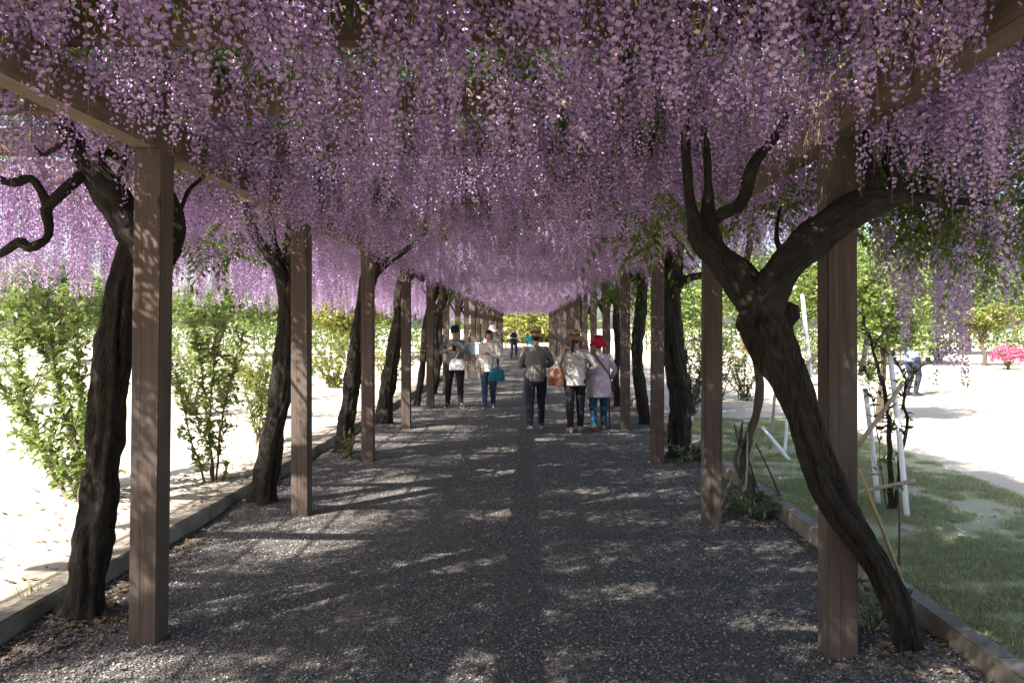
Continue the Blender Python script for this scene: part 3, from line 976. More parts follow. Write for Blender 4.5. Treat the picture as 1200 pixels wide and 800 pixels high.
for gx, gy, r in GAP_LIST:
    for _ in range(3):
        cx, cy = gx + hr.gauss(0, r * .5), gy + hr.gauss(0, r * .5)
        ra, rb = r * hr.uniform(.6, 1.1), r * hr.uniform(.35, .6)
        for i in range(int((cx - ra - HX0) / HC), int((cx + ra - HX0) / HC) + 1):
            for j in range(int((cy - ra - HY0) / HC), int((cy + ra - HY0) / HC) + 1):
                dx, dy = HX0 + (i + .5) * HC - cx, HY0 + (j + .5) * HC - cy
                u, v = (dx + dy) * .7071, (dx - dy) * .7071
                if 0 <= i < HOLES.shape[0] and 0 <= j < HOLES.shape[1] and (u / ra) ** 2 + (v / rb) ** 2 < 1: HOLES[i, j] = True


def in_gap(x, y, z, pad=0.0):
    gx, gy = x + z * SUN_K, y + z * SUN_K
    for ox, oy in ((0, 0), (pad, pad), (-pad, -pad), (pad, -pad), (-pad, pad)) if pad else ((0, 0),):
        i, j = int((gx + ox - HX0) / HC), int((gy + oy - HY0) / HC)
        if 0 <= i < HOLES.shape[0] and 0 <= j < HOLES.shape[1] and HOLES[i, j]: return True
    return False


def gen_racemes(y0, y1, x0, x1, rho, rr):
    out = []
    n = int((y1 - y0) * (x1 - x0) * rho)
    for _ in range(n):
        x, y = rr.uniform(x0, x1), rr.uniform(y0, y1)
        if near_beam(x, y) or near_rafter(y): continue
        cl = noise.noise(Vector((x * 1.3, y * 1.3, 17))) + 0.6 * noise.noise(Vector((x * 3.1, y * 3.1, 4)))
        if cl < -0.5 + rr.uniform(-0.25, 0.25): continue
        if x < XL - 0.2 and rr.random() < 0.42: continue
        zt = 2.99 + rr.uniform(-0.06, 0.06)
        if x < XL - 0.15:                                   # outer skirt on the sunny side hangs lower
            zb = 2.25 - 0.24 * min(1.6, max(0, XL - 0.2 - x)) + 0.12 * noise.noise(Vector((x * .9, y * .9, 31)))
        elif x > XR + 0.2:
            zb = 2.32 + 0.25 * noise.noise(Vector((x * 1.2, y * 1.2, 33)))
        else:
            zb = 2.42 + 0.32 * min(1, max(0, y) / 55) + 0.13 * noise.noise(Vector((x * .8, y * .8, 35)))
            if (XL < x < XL + .45 or XR - .45 < x < XR) and y > 5.2: zb -= 0.13
        L = (zt - zb) * (rr.uniform(0.62, 1.04) if rr.random() < 0.75 else rr.uniform(0.35, 0.8))
        L = max(0.3, L)
        if any(in_gap(x, y, zt - L * f, 0.06) for f in (0.1, 0.35, 0.6, 0.85)): continue
        if y < 1.9 and zt - L < EYE + 0.40 * max(y, 0) + 0.14 and -2 < x < 2: continue
        if rr.random() < 0.04:
            idx = rr.choice(RAC_IDX['bare']); s = rr.uniform(0.6, 0.9)
        else:
            li = min(range(len(RAC_LEN)), key=lambda i: abs(RAC_LEN[i] - L))
            s = min(1.25, max(0.8, L / RAC_LEN[li]))
            idx = rr.choice(RAC_IDX[li])
        out.append((x, y, zt, rr.uniform(-.07, .07), rr.uniform(-.07, .07), rr.uniform(0, 2 * PI), s, idx, L))
    return out


EXTRA = {('R', 0): [], ('R', 1): []}
rr = random.Random(77)
for (px, d_, zt, L, n, sp) in ((1092, 5.3, 2.62, 1.25, 13, 0.17), (1064, 5.1, 2.6, 0.8, 10, 0.13), (1110, 5.6, 2.5, 1.25, 9, 0.13), (1034, 4.9, 2.45, 0.54, 6, 0.08),
                               (1150, 4.7, 2.55, 0.66, 8, 0.15), (1178, 4.2, 2.75, 0.8, 8, 0.15), (1120, 3.9, 2.95, 0.8, 8, 0.16), (1090, 3.5, 2.95, 0.8, 7, 0.12), (1160, 5.4, 2.5, 0.8, 7, 0.12)):
    for _ in range(n):
        li = RAC_LEN.index(L) - (1 if rr.random() < 0.4 else 0)
        q = P(px, 300, d_)
        EXTRA[('R', 0)].append((q.x + rr.gauss(0, sp), d_ + rr.gauss(0, sp), zt + rr.uniform(-.12, .12), rr.uniform(-.06, .06), rr.uniform(-.06, .06), rr.uniform(0, 6.28), rr.uniform(.85, 1.1), rr.choice(RAC_IDX[li]), L))

SPLIT = -0.25
n_ind = 0
for side in ('L', 'R'):
    ys_ = POST_L if side == 'L' else POST_R
    for k in range(19):
        y1 = (ys_[k] + ys_[k + 1]) / 2 if k < 18 else ys_[k] + 2.5
        y0 = (ys_[k - 1] + ys_[k]) / 2 if k else -3.5
        rr = random.Random(1000 * (side == 'R') + k)
        t, base = VINE[(side, k)]
        x0, x1 = (DEEP_LEFT, SPLIT) if side == 'L' else (SPLIT, DEEP_RIGHT)
        rho = (80 if k < 2 else 60) if k < 5 else (36 if k < 9 else 26)
        rac = gen_racemes(y0, y1, x0, x1, rho, rr) + (gen_racemes(y0, y1, x0, XL - 0.2, rho * (.5 if k < 3 else .35), rr) if side == 'L' else [])
        rac += gen_racemes(y0, y1, XL + 0.08, XL + 0.42, rho * .7, rr) if side == 'L' else gen_racemes(y0, y1, XR - 0.42, XR - 0.08, rho * .5, rr) + EXTRA.get((side, k), [])
        single, rest = [], rac
        if k < 4:
            def score(r):
                x, y, zt = r[0], r[1], r[2]
                if y < 1.4: return 0
                px = 620 + x * FPX / y
                pyb = 383 - (zt - r[8] - EYE) * FPX / y
                if px < -10 or px > 1210 or pyb < 3: return 0
                return r[8] / y
            order = sorted(rac, key=score, reverse=True)
            single = [r for r in order[:290] if score(r) > 0]
            rest = order[len(single):]
        for r in single:
            o = ob("raceme", RAC[r[7]], t, Vector(r[:3]) - base)
            o.rotation_euler = r[3:6]
            o.scale = (r[6],) * 3
            n_ind += 1
        if rest:
            a = np.array(rest)
            scatter("raceme_mass", NG_RAC, a[:, 0:3], a[:, 3:6], a[:, 6], a[:, 7], t, base)
        # leaf cover above the lattice
        pos, rot, scl, idx = [], [], [], []
        rho_l = 135 if k < 2 else (95 if k < 5 else 48)
        for _ in range(int((y1 - y0) * (x1 - x0) * rho_l)):
            x, y = rr.uniform(x0, x1), rr.uniform(y0, y1)
            q = noise.noise(Vector((x * 1.1, y * 1.1, 50))) + 0.8 * noise.noise(Vector((x * 2.7, y * 2.7, 61)))
            keep = 1.15 + 1.3 * q
            if x < -3.1: keep -= 0.9 * min(1, (-3.1 - x) / 0.5)
            if x > 0.9: keep -= 0.22
            if rr.random() > keep or in_gap(x, y, 3.15, 0.19): continue
            pos.append((x, y, 3.08 + abs(rr.gauss(0, 0.14)))); rot.append((rr.uniform(-.5, .5), rr.uniform(-.5, .5), rr.uniform(0, 6.28)))
            scl.append(rr.uniform(0.8, 1.25)); idx.append(rr.randrange(5))
        scatter("foliage", NG_SPRAY, pos, rot, scl, idx, t, base)

# leafy tufts hanging beside the trunks and over the lawn edge
TUFT = {}
rr = random.Random(5)
for (key, px, py, d_, n, sp) in (
        (('L', 0), 235, 275, 5.6, 5, 0.14), (('L', 0), 190, 168, 4.75, 4, 0.1), (('L', 0), 225, 290, 5.5, 3, .12), (('L', 1), 285, 270, 7.6, 8, 0.22), (('L', 1), 385, 235, 7.4, 3, 0.15),
        (('R', 0), 1120, 205, 4.8, 40, 0.36), (('R', 0), 1165, 240, 4.6, 32, 0.28), (('R', 0), 1085, 190, 4.9, 16, 0.25), (('R', 0), 1150, 262, 4.9, 16, 0.26), (('R', 0), 1190, 180, 4.2, 18, 0.25),
        (('R', 0), 1025, 195, 4.7, 16, 0.2), (('R', 0), 1135, 150, 4.4, 22, 0.3), (('R', 0), 1185, 115, 4.0, 18, 0.28), (('R', 0), 1085, 150, 4.6, 14, 0.25), (('R', 0), 1060, 210, 4.9, 14, 0.22), (('R', 0), 925, 235, 5.2, 5, 0.15), (('R', 0), 780, 260, 4.9, 9, 0.14), (('R', 0), 795, 235, 4.8, 5, 0.1),
        (('R', 2), 822, 318, 10.2, 10, 0.3), (('R', 3), 745, 335, 13.4, 30, 0.35), (('R', 3), 755, 310, 13.4, 16, 0.3), (('R', 4), 718, 335, 16.6, 24, 0.35), (('R', 4), 735, 345, 16.4, 16, 0.3),
        (('L', 4), 540, 340, 18.5, 14, 0.4), (('L', 3), 520, 335, 17.5, 6, 0.3)):
    for _ in range(n):
        q = P(px, py, d_) + Vector((rr.gauss(0, sp), rr.gauss(0, sp), rr.gauss(0, sp * 0.5)))
        TUFT.setdefault(key, []).append(q)
for key, pts in TUFT.items():
    t, base = VINE[key]
    scatter("leaf_tuft", NG_SPRAY, [tuple(p) for p in pts], [(rr.uniform(-.4, .4), rr.uniform(-.4, .4), rr.uniform(0, 6.28)) for _ in pts],
            [rr.uniform(.8, 1.2) for _ in pts], [5 + rr.randrange(3) for _ in pts], t, base)

# ------------------------------------------------------------------ stones, petals, grass, litter
def blade_tuft(seed, n=14, h=0.055):
    rr = random.Random(seed)
    g = Geo()
    for i in range(n):
        th = rr.random() * 2 * PI
        b = Vector((rr.gauss(0, 0.03), rr.gauss(0, 0.03), 0))
        d = Vector((math.cos(th), math.sin(th), 0))
        hh = h * rr.uniform(0.5, 1.3)
        s_ = Vector((-d.y, d.x, 0)) * 0.0022
        m_ = b + d * hh * 0.25 + Vector((0, 0, hh * 0.6))
        e = b + d * hh * rr.uniform(0.4, 0.9) + Vector((0, 0, hh))
        g.add([b - s_, b + s_, m_ + s_ * .8, m_ - s_ * .8, e], [(0, 1, 2, 3), (3, 2, 4)], 0, rr.random())
    return g.mesh("grass_tuft", [M['grass']])


def stone_mesh(seed):
    rr = random.Random(seed)
    bm = bmesh.new()
    bmesh.ops.create_icosphere(bm, subdivisions=1, radius=1)
    for v in bm.verts:
        v.co *= rr.uniform(0.7, 1.15)
        v.co.z *= 0.6
    me = bpy.data.meshes.new("pebble"); bm.to_mesh(me); bm.free()
    me.materials.append(M['stone'])
    a = me.attributes.new("tone", 'FLOAT', 'POINT')
    t_ = rr.random() ** 2
    a.data.foreach_set("value", [t_] * len(me.vertices))
    return me


def flat_petal(seed, mat, w, l):
    rr = random.Random(seed)
    g = Geo()
    pts = []
    for i in range(6):
        th = 2 * PI * i / 6
        pts.append(Vector((l * math.cos(th) * rr.uniform(.8, 1.1), w * math.sin(th) * rr.uniform(.8, 1.1), 0.25 * w * math.cos(2 * th) + 0.3 * w)))
    g.add(pts + [Vector((0, 0, 0))], [(i, (i + 1) % 6, 6) for i in range(6)], 0, rr.random())
    return g.mesh("petal", [mat])


NG_GRASS = scatter_tree(pieces_collection("grass_tuft", [blade_tuft(i, 16, 0.032) for i in range(5)]))
NG_STONE = scatter_tree(pieces_collection("pebble", [stone_mesh(i) for i in range(8)]))
NG_PETAL = scatter_tree(pieces_collection("petal_litter", [flat_petal(i, M['fallen'], 0.0055, 0.0085) for i in range(4)] + [flat_petal(9 + i, M['litter'], 0.014, 0.026) for i in range(3)]))

rr = random.Random(8)
pos, rot, scl, idx = [], [], [], []
for _ in range(70000):
    y = 2.6 + (1 - math.sqrt(1 - rr.random() * 0.9999)) * 11 if rr.random() < 0.5 else 3.0 + rr.random() ** 1.6 * 12
    x = rr.uniform(KL + 0.01, KR - 0.01)
    if abs(x * FPX / y) > 700: continue
    s_ = 0.0038 + 0.006 * rr.random() ** 3
    if abs(x + 0.29) > 1.9 and rr.random() < 0.25: s_ *= 1.5
    pos.append((x, y, path_h(x, y) + s_ * 0.25)); rot.append((rr.uniform(-.4, .4), rr.uniform(-.4, .4), rr.uniform(0, 6.28))); scl.append(s_); idx.append(rr.randrange(8))
tag(scatter("gravel", NG_STONE, pos, rot, scl, idx), "loose dark grey gravel stones spread over the path", "gravel")
pos, rot, scl, idx = [], [], [], []
for _ in range(44000):
    y = 2.8 + rr.random() ** 1.7 * 16
    x = rr.uniform(KL + 0.01, KR + 1.6)
    if KR - 0.01 < x < KR + 0.13: continue
    if noise.noise(Vector((x * 1.5, y * 0.8, 70))) < rr.uniform(-0.35, 0.45) - 0.4 * (abs(x + 0.29) > 1.5): continue
    z = path_h(x, y) if x < KR else lawn_h(x, y)
    pos.append((x, y, z + 0.007)); rot.append((rr.uniform(-.5, .5), rr.uniform(-.5, .5), rr.uniform(0, 6.28))); scl.append(rr.uniform(.7, 1.3)); idx.append(rr.randrange(4))
tag(scatter("petal_litter", NG_PETAL, pos, rot, scl, idx), "pale fallen wisteria petals strewn over gravel and lawn edge", "petals")
pos, rot, scl, idx = [], [], [], []
for _ in range(1500):
    c = rr.choice([(-3.3, 6.4, .4, 1.2), (-3.2, 8.4, .3, 1.0), (-4.3, 7.2, .6, 1.2), (-2.6, 5.2, .1, .8), (1.95, 4.2, .15, .6), (1.9, 7.2, .2, .6), (-2.45, 4.6, .15, .3), (3.2, 6.5, .8, 2.0)])
    x, y = rr.gauss(c[0], c[2]), rr.gauss(c[1], c[3])
    if KL - 0.14 < x < KL + .02 or KR - .02 < x < KR + 0.14: continue
    z = ground_h(x, y) if x < KL else (path_h(x, y) if x < KR else lawn_h(x, y))
    pos.append((x, y, z + 0.008)); rot.append((rr.uniform(-.3, .3), rr.uniform(-.3, .3), rr.uniform(0, 6.28))); scl.append(rr.uniform(.6, 1.4)); idx.append(4 + rr.randrange(3))
tag(scatter("leaf_litter", NG_PETAL, pos, rot, scl, idx), "brown dead leaves lying along the kerbs and under the shrubs", "leaf litter")
pos, rot, scl, idx = [], [], [], []
for _ in range(110000):
    y = 2.6 + rr.random() ** 1.25 * 11.5
    x = KR + 0.14 + rr.random() ** 1.1 * 3.2
    if (x * FPX / y) > 720: continue
    if lawn_edge(x, y) < 0.05: continue
    q = noise.noise(Vector((x * 1.2, y * 1.2, 90))) + 0.7 * noise.noise(Vector((x * 4.0, y * 4.0, 91)))
    if q < rr.uniform(-0.35, 0.6): continue
    pos.append((x, y, lawn_h(x, y) - 0.004)); rot.append((0, 0, rr.uniform(0, 6.28))); scl.append(rr.uniform(.5, 1.15)); idx.append(rr.randrange(5))
tag(scatter("grass", NG_GRASS, pos, rot, scl, idx), "short patchy grass of the lawn beside the path", "grass")

# ------------------------------------------------------------------ shrubs, plants, trees
def leaf_piece(name, mat, length, width, seed):
    rr = random.Random(seed)
    g = Geo()
    leaf_quads(g, Vector((0, 0, 0)), Vector((1, 0, 0)), Vector((0, 0, 1)), length, width, 0, rr.random(), 0.16, 0.22)
    return g.mesh(name, [mat])


def frame_mat(d, up):
    d = d.normalized()
    s_ = d.cross(up)
    if s_.length < 1e-3: s_ = Vector((0, 1, 0))
    s_.normalize()
    n = s_.cross(d)
    return Matrix((d, -s_, n)).transposed()


def stem_shrub(name, label, cat, base, stems, n_leaf, leaf_len, mat, seed, singles=0, group=None, bark='bark_pale', spread=0.13, twig=5, leafy_from=0.3, width=0.42):
    """a shrub of real stems with twigs; leaves sit along the twigs; STEMS: lists of world points with base radius"""
    t = thing(name, label, cat, base, 0, group)
    B = Vector(base)
    rr = random.Random(seed)
    tw = []
    for pts, r in stems:
        op, orr = catmull(pts, [r * (1 - 0.75 * i / (len(pts) - 1)) for i in range(len(pts))], 0.08)
        op = [p + Vector((rr.gauss(0, .008), rr.gauss(0, .008), 0)) for p in op]
        g = Geo(); g.tube([p - B for p in op], orr, 8)
        n0 = int(len(op) * leafy_from)
        for i in range(n0, len(op)):
            for _ in range(rr.choice([0, 1, 1, 2]) if twig else 0):
                th = rr.random() * 2 * PI
                dd = Vector((math.cos(th), math.sin(th), rr.uniform(-0.1, 0.8))).normalized()
                L = spread * rr.uniform(0.8, twig) * (0.6 + 0.4 * math.sin(PI * i / len(op)))
                p1 = op[i] + dd * L * 0.5 + Vector((0, 0, rr.uniform(-.03, .03)))
                p2 = op[i] + dd * L + Vector((0, 0, rr.uniform(-.05, .12)))
                g.tube([op[i] - B, p1 - B, p2 - B], [orr[i] * .5 + .002, .003, .0015], 5)
                tw.append((op[i], p1, p2))
            tw.append((op[i - 1], op[i - 1].lerp(op[i], .5), op[i]))
        ob("stem", g.mesh("stem", [M[bark]], True), t)
    items = []
    for _ in range(n_leaf):
        a, b, c = rr.choice(tw)
        u = rr.random() ** 0.7
        p = a.lerp(b, u * 2) if u < .5 else b.lerp(c, u * 2 - 1)
        ax = (c - a).normalized()
        dd = (ax * 0.6 + Vector((rr.gauss(0, .7), rr.gauss(0, .7), rr.gauss(-0.05, .5)))).normalized()
        up = Vector((rr.gauss(0, .35), rr.gauss(0, .35), 1)).normalized()
        items.append((p, dd, up, leaf_len * rr.uniform(.6, 1.25)))
    items.sort(key=lambda q: -q[3] / q[0].y)
    lm = [leaf_piece("leaf", mat, 1.0, width, seed + i) for i in range(4)] if singles else []
    for i, (p, dd, up, L) in enumerate(items[:singles]):
        o = ob("leaf", lm[i % 4], t)
        o.matrix_local = Matrix.Translation(p - B) @ frame_mat(dd, up).to_4x4() @ Matrix.Scale(L, 4)
    g = Geo()
    for p, dd, up, L in items[singles:]:
        leaf_quads(g, p - B, dd, up, L, L * width, 0, rr.random())
    f = ob("foliage", g.mesh("foliage", [mat]), t)
    f['kind'] = 'stuff'
    return t


def bush_stems(base, n, h, spread, seed, r=0.02):
    rr = random.Random(seed)
    out = []
    B = Vector(base)
    for i in range(n):
        th = 2 * PI * i / n + rr.uniform(-.4, .4)
        d = Vector((math.cos(th), math.sin(th), 0)) * spread * rr.uniform(.4, 1.05)
        hh = h * rr.uniform(.65, 1.0)
        out.append(([B + Vector((rr.gauss(0, .04), rr.gauss(0, .04), -0.05)), B + d * 0.3 + Vector((0, 0, hh * .35)), B + d * .7 + Vector((rr.gauss(0, .05), rr.gauss(0, .05), hh * .7)), B + d + Vector((0, 0, hh))], r * rr.uniform(.7, 1.2)))
    return out


def px_stem(d, pts, r):
    return ([P(x, y, d + dz) for x, y, dz in pts], r)


# two leafy shrubs on the sunny side
D1 = 7.3
b1 = (P(92, 590, D1).x, D1, 0.1)
stem_shrub("leafy_shrub", "broad bushy shrub with large bright leaves beyond the kerb beside the leaning trunk", "shrub", b1,
           [px_stem(D1, [(95, 600, 0), (80, 560, 0), (45, 510, .1), (10, 465, .2), (-20, 430, .2)], .022),
            px_stem(D1, [(92, 598, 0), (95, 540, -.1), (75, 480, -.1), (62, 420, -.1), (50, 350, 0)], .022),
            px_stem(D1, [(92, 598, 0), (100, 550, .2), (98, 500, .3), (92, 440, .3), (85, 375, .3)], .02),
            px_stem(D1, [(90, 598, 0), (60, 550, .3), (30, 470, .5), (20, 400, .5), (12, 350, .5)], .02),
            px_stem(D1, [(94, 598, 0), (85, 520, .5), (70, 450, .6), (40, 390, .7), (30, 340, .7)], .018),
            px_stem(D1, [(94, 598, 0), (104, 560, -.2), (106, 520, -.3), (108, 470, -.3)], .014)],
           3000, 0.10, M['leaf_lime'], 51, 280, "flowering shrubs beyond the kerb", 'bark_pale', 0.1, 5, 0.18, 0.46)
D2 = 8.3
b2 = (P(247, 580, D2).x, D2, 0.1)
stem_shrub("leafy_shrub", "slender open shrub with bare lower stems between the first and second sunny posts", "shrub", b2,
           [px_stem(D2, [(250, 590, 0), (248, 540, 0), (243, 495, 0), (238, 450, 0), (228, 380, 0)], .02),
            px_stem(D2, [(244, 588, 0), (236, 550, -.1), (224, 515, -.1), (214, 470, -.1), (206, 430, -.1)], .014),
            px_stem(D2, [(252, 588, 0), (255, 540, .1), (262, 480, .2), (276, 430, .2), (285, 390, .2)], .014),
            px_stem(D2, [(250, 590, 0), (246, 500, -.1), (250, 440, -.2), (252, 395, -.2), (256, 360, -.2)], .012),
            px_stem(D2, [(252, 588, 0), (262, 560, 0), (268, 540, 0)], .01)],
           1250, 0.095, M['leaf_lime'], 52, 240, "flowering shrubs beyond the kerb", 'bark_pale', 0.085, 4, 0.3, 0.44)
stem_shrub("leafy_shrub", "pale sunlit shrub with thin leaves close behind the slender one by the kerb", "shrub", (P(305, 520, 11).x, 11, 0.1),
           bush_stems((P(305, 520, 11).x, 11, 0.1), 7, 1.5, .55, 61, .014), 900, 0.09, M['leaf_lime'], 53, 0, "flowering shrubs beyond the kerb", 'bark_pale', 0.1, 4, 0.25, 0.42)

# low hedge bushes further along both sides
rr = random.Random(14)
BUSHES = [
    (345, 470, 17.5, 1.0, 0.9, 'leaf_lime', "low lime green bush on sunny ground right behind the second post's gap"),
    (300, 462, 20.0, 1.5, 1.1, 'leaf_yellow', "wide yellow green bush on the sunny side, paler than the ones beside it"),
    (262, 470, 17.0, 0.9, 1.3, 'leaf_lime', "tall upright lime bush standing far behind the slender shrub"),
    (392, 462, 21.0, 1.1, 0.9, 'leaf_yellow', "yellow tipped bush between the third trunk and the second post"),
    (455, 455, 24.0, 1.2, 1.1, 'leaf_yellow', "yellow green bush seen between the fourth trunk and third post"),
    (420, 452, 26.0, 1.4, 1.3, 'leaf_lime', "green bush farther back behind the third sunny trunk"),
    (512, 440, 30.0, 1.2, 1.2, 'leaf_yellow', "bright yellow bush glowing between the fifth and sixth sunny posts"),
    (30, 470, 16.0, 1.8, 1.5, 'leaf_lime', "large lime bush far behind the broad leafy shrub"),
    (180, 460, 19.0, 1.5, 1.2, 'leaf_lime', "round green bush hidden partly by the first big post"),
    (222, 470, 14.5, 0.9, 1.2, 'leaf_lime', "yellowing bush hidden behind the slender shrub's lower stems"),
    (320, 468, 14.0, 0.8, 1.0, 'leaf_yellow', "small yellow bush touching the second sunny trunk's outline"),
    (225, 452, 25.0, 1.9, 1.7, 'leaf_lime', "big lime bush far behind the slender shrub"),
    (945, 452, 22.0, 1.2, 1.6, 'leaf_lime', "tall bright bush behind the white poles, beside the first lawn post"),
    (960, 440, 27.0, 1.6, 1.6, 'leaf_lime', "leafy lime bush behind the tall white pole"),
    (838, 440, 24.0, 1.3, 1.5, 'leaf_lime', "green bush far behind the dark glossy shrub"),
    (1020, 448, 24.0, 1.2, 1.4, 'leaf_lime', "green bush low behind the small leafy tree"),
    (1100, 425, 36.0, 1.5, 1.3, 'leaf_lime', "bush behind the hanging outer flowers, far across the ground"),
    (385, 440, 30.0, 1.8, 1.6, 'leaf_lime', "tall lime bush in the gap between second and third sunny trunks"),
    (905, 430, 30.0, 1.6, 1.3, 'leaf_lime', "pale bush far behind the Y forked trunk"),
    (868, 425, 32.0, 1.5, 1.4, 'leaf_yellow', "yellowish bush far beyond the second lawn post"),
]
for i, (px, py, d_, r_, h_, mt, lab) in enumerate(BUSHES):
    b = (P(px, py, d_).x, d_, 0.1)
    stem_shrub("low_bush", lab, "bush", b, bush_stems(b, 7, h_, r_ * .75, 80 + i, .018), 750, 0.13 if d_ > 19 else 0.11, M[mt], 100 + i, 0, "low bushes around the garden", 'bark_pale', 0.12, 4, 0.1, 0.5)
for (px, py, d_, r_, h_, lab, sd) in ((838, 475, 15.5, .75, 1.75, "dark glossy shrub framed by the second and third lawn posts", 71), (812, 478, 14.6, .5, 1.3, "smaller dark glossy shrub close behind the flared trunk", 72),
                                  (872, 468, 17.5, .6, 1.0, "short dark shrub on the open ground behind the dry vine", 73)):
    b = (P(px, py, d_).x, d_, 0.1)
    stem_shrub("garden_shrub", lab, "shrub", b, bush_stems(b, 8, h_, r_, sd, .018), 1100, 0.085, M['leaf_dark'], sd, 0, "dark shrubs on the lawn side", 'bark_pale', 0.1, 4, 0.12, 0.46)

# small plants at the feet of posts and trunks
for (px, py, d_, r_, h_, n, lab, mt) in (
        (1025, 745, 4.42, .17, .36, 190, "leafy green weed filling the corner between big post and forked trunk", 'leaf_dark'),
        (893, 612, 7.05, .22, .22, 220, "low green plant with broad leaves at the foot of the dry vine", 'leaf_dark'),
        (862, 606, 7.3, .16, .18, 120, "small weed clump close behind the second lawn post", 'leaf_dark'),
        (808, 540, 10.0, .3, .25, 220, "grassy green clump at the flared trunk's roots", 'leaf_dark'),
        (408, 530, 10.3, .12, .34, 110, "small dark plant at the foot of the third sunny trunk", 'leaf_dark'),
        (40, 735, 4.8, .06, .1, 26, "tiny pale weed growing by the leaning trunk's root", 'leaf_lime')):
    q = P(px, py, d_)
    b = (q.x, d_, 0.0)
    stem_shrub("small_plant", lab, "plant", b, bush_stems(b, 7, h_, r_, int(px), .004), n, 0.075, M[mt], int(px) + 1, 0, "small plants at the foot of posts and trunks", 'rachis', 0.05, 3, 0.1, 0.42)


def tree(name, label, base, h, trunk_r, crown_c, crown_r, n_leaf, leaf, mat, seed, group="trees around the garden", clumps=46, fork=0.45, bark='bark_tree'):
    t = thing(name, label, "tree", base, 0, group)
    B = Vector(base)
    rr = random.Random(seed)
    C = Vector(crown_c) - B
    pts = [Vector((0, 0, -0.15)), Vector((rr.gauss(0, .05), rr.gauss(0, .05), h * .2)), Vector((rr.gauss(0, .1), rr.gauss(0, .1), h * fork)), C * 0.9 + Vector((0, 0, crown_r[2] * .2))]
    ob("trunk", limb_mesh("trunk", pts, [trunk_r * 1.25, trunk_r, trunk_r * .85, trunk_r * .3], M[bark], Vector((0, 0, 0)), 14, 0.15, 0.1, 3, 0.8, seed, knob=.1), t)
    cl = []
    for i in range(clumps):
        while True:
            v = Vector((rr.uniform(-1, 1), rr.uniform(-1, 1), rr.uniform(-1, 1)))
            if 0.25 < v.length < 1: break
        v = v * (0.8 + 0.25 * noise.noise(v * 2 + Vector((seed, 0, 0))))
        cl.append(C + Vector((v.x * crown_r[0], v.y * crown_r[1], v.z * crown_r[2])))
    g = Geo()
    for c in cl[::3]:
        s_ = pts[2].lerp(pts[3], rr.uniform(-.1, .7))
        md_ = s_.lerp(c, .5) + Vector((0, 0, .08 * h * rr.uniform(-.2, .8)))
        g.tube([s_, md_, c], [trunk_r * .35, trunk_r * .2, trunk_r * .06], 6)
    ob("branch", g.mesh("branch", [M[bark]], True), t)['kind'] = 'stuff'
    per = n_leaf // clumps
    cs = (crown_r[0] * crown_r[1] * crown_r[2]) ** (1 / 3) * 0.34
    V = np.zeros((per * clumps * 4, 3)); T = np.zeros(per * clumps * 4)
    k = 0
    rng = np.random.default_rng(seed)
    for c in cl:
        ct = rng.random()
        for _ in range(per):
            o_ = rng.normal(0, 1, 3); o_ *= cs * rng.random() ** .5 / max(1e-6, np.linalg.norm(o_)); o_[2] *= .7
            p = np.array(c) + o_
            a = rng.normal(0, 1, 3); a[2] *= .6; a /= np.linalg.norm(a)
            b = np.cross(a, rng.normal(0, 1, 3)); b /= np.linalg.norm(b)
            L = leaf * rng.uniform(.6, 1.3)
            V[k] = p; V[k + 1] = p + a * L * .5 + b * L * .28; V[k + 2] = p + a * L; V[k + 3] = p + a * L * .5 - b * L * .28
            T[k:k + 4] = np.clip(.55 * ct + .45 * rng.random(), 0, 1)
            k += 4
    F = np.arange(k).reshape(-1, 4)
    ob("crown", mesh("crown", V[:k], F, mat, None, False, T[:k]), t)['kind'] = 'stuff'
    return t


def ptree(label, px, d_, top_py, rad, rz_, n, leaf, mat, seed, cz=None, tr=0.14, name="garden_tree", **kw):
    x = (px - 620) * d_ / FPX
    top = EYE + (383 - top_py) * d_ / FPX
    zc = top - rz_ if cz is None else cz
    return tree(name, label, (x, d_, 0.1), zc, tr, (x + 0.1, d_, zc), (rad, rad, rz_), n, leaf, M[mat], seed, **kw)


ptree("small leafy tree with dark lower leaves beside the first lawn post", 1030, 13.5, 262, 0.85, 1.15, 5200, 0.10, 'leaf_lime', 201, tr=.07)
ptree("small yellowish tree with slim trunk in front of the azaleas", 1153, 33.0, 352, 1.25, .75, 3200, 0.14, 'leaf_yellow', 202, tr=.11)
ptree("large lime green tree behind the slim yellowish tree", 1130, 46.0, 225, 4.5, 3.6, 9000, 0.30, 'leaf_lime', 203, tr=.3)
ptree("large bright tree at the far edge of the lawn side, beyond the azaleas", 1215, 40.0, 215, 3.6, 3.8, 7000, 0.28, 'leaf_lime', 204, tr=.28)
ptree("broad tree rising between forked trunk and first lawn post", 965, 44.0, 245, 3.6, 3.2, 7000, 0.28, 'leaf_lime', 205, tr=.26)
ptree("round tree beyond the second lawn post", 870, 52.0, 275, 3.6, 2.8, 5500, 0.30, 'leaf_lime', 206, tr=.26)
ptree("dense green tree standing behind the small leafy tree", 1040, 34.0, 255, 2.8, 2.8, 6500, 0.24, 'leaf_lime', 207, tr=.24)
ptree("tall yellow green tree behind the third sunny trunk", 400, 40.0, 262, 3.0, 3.2, 6500, 0.28, 'leaf_yellow', 208, tr=.24)
ptree("lime tree seen through the gap beside the fourth sunny trunk", 462, 48.0, 290, 3.0, 2.6, 5500, 0.30, 'leaf_lime', 209, tr=.24)
ptree("pale spreading tree far behind the broad leafy shrub", 60, 36.0, 300, 3.4, 2.0, 6000, 0.26, 'leaf_lime', 210, tr=.26)
ptree("low spreading tree behind the slender shrub", 255, 44.0, 318, 3.4, 1.6, 5500, 0.28, 'leaf_lime', 211, tr=.24)
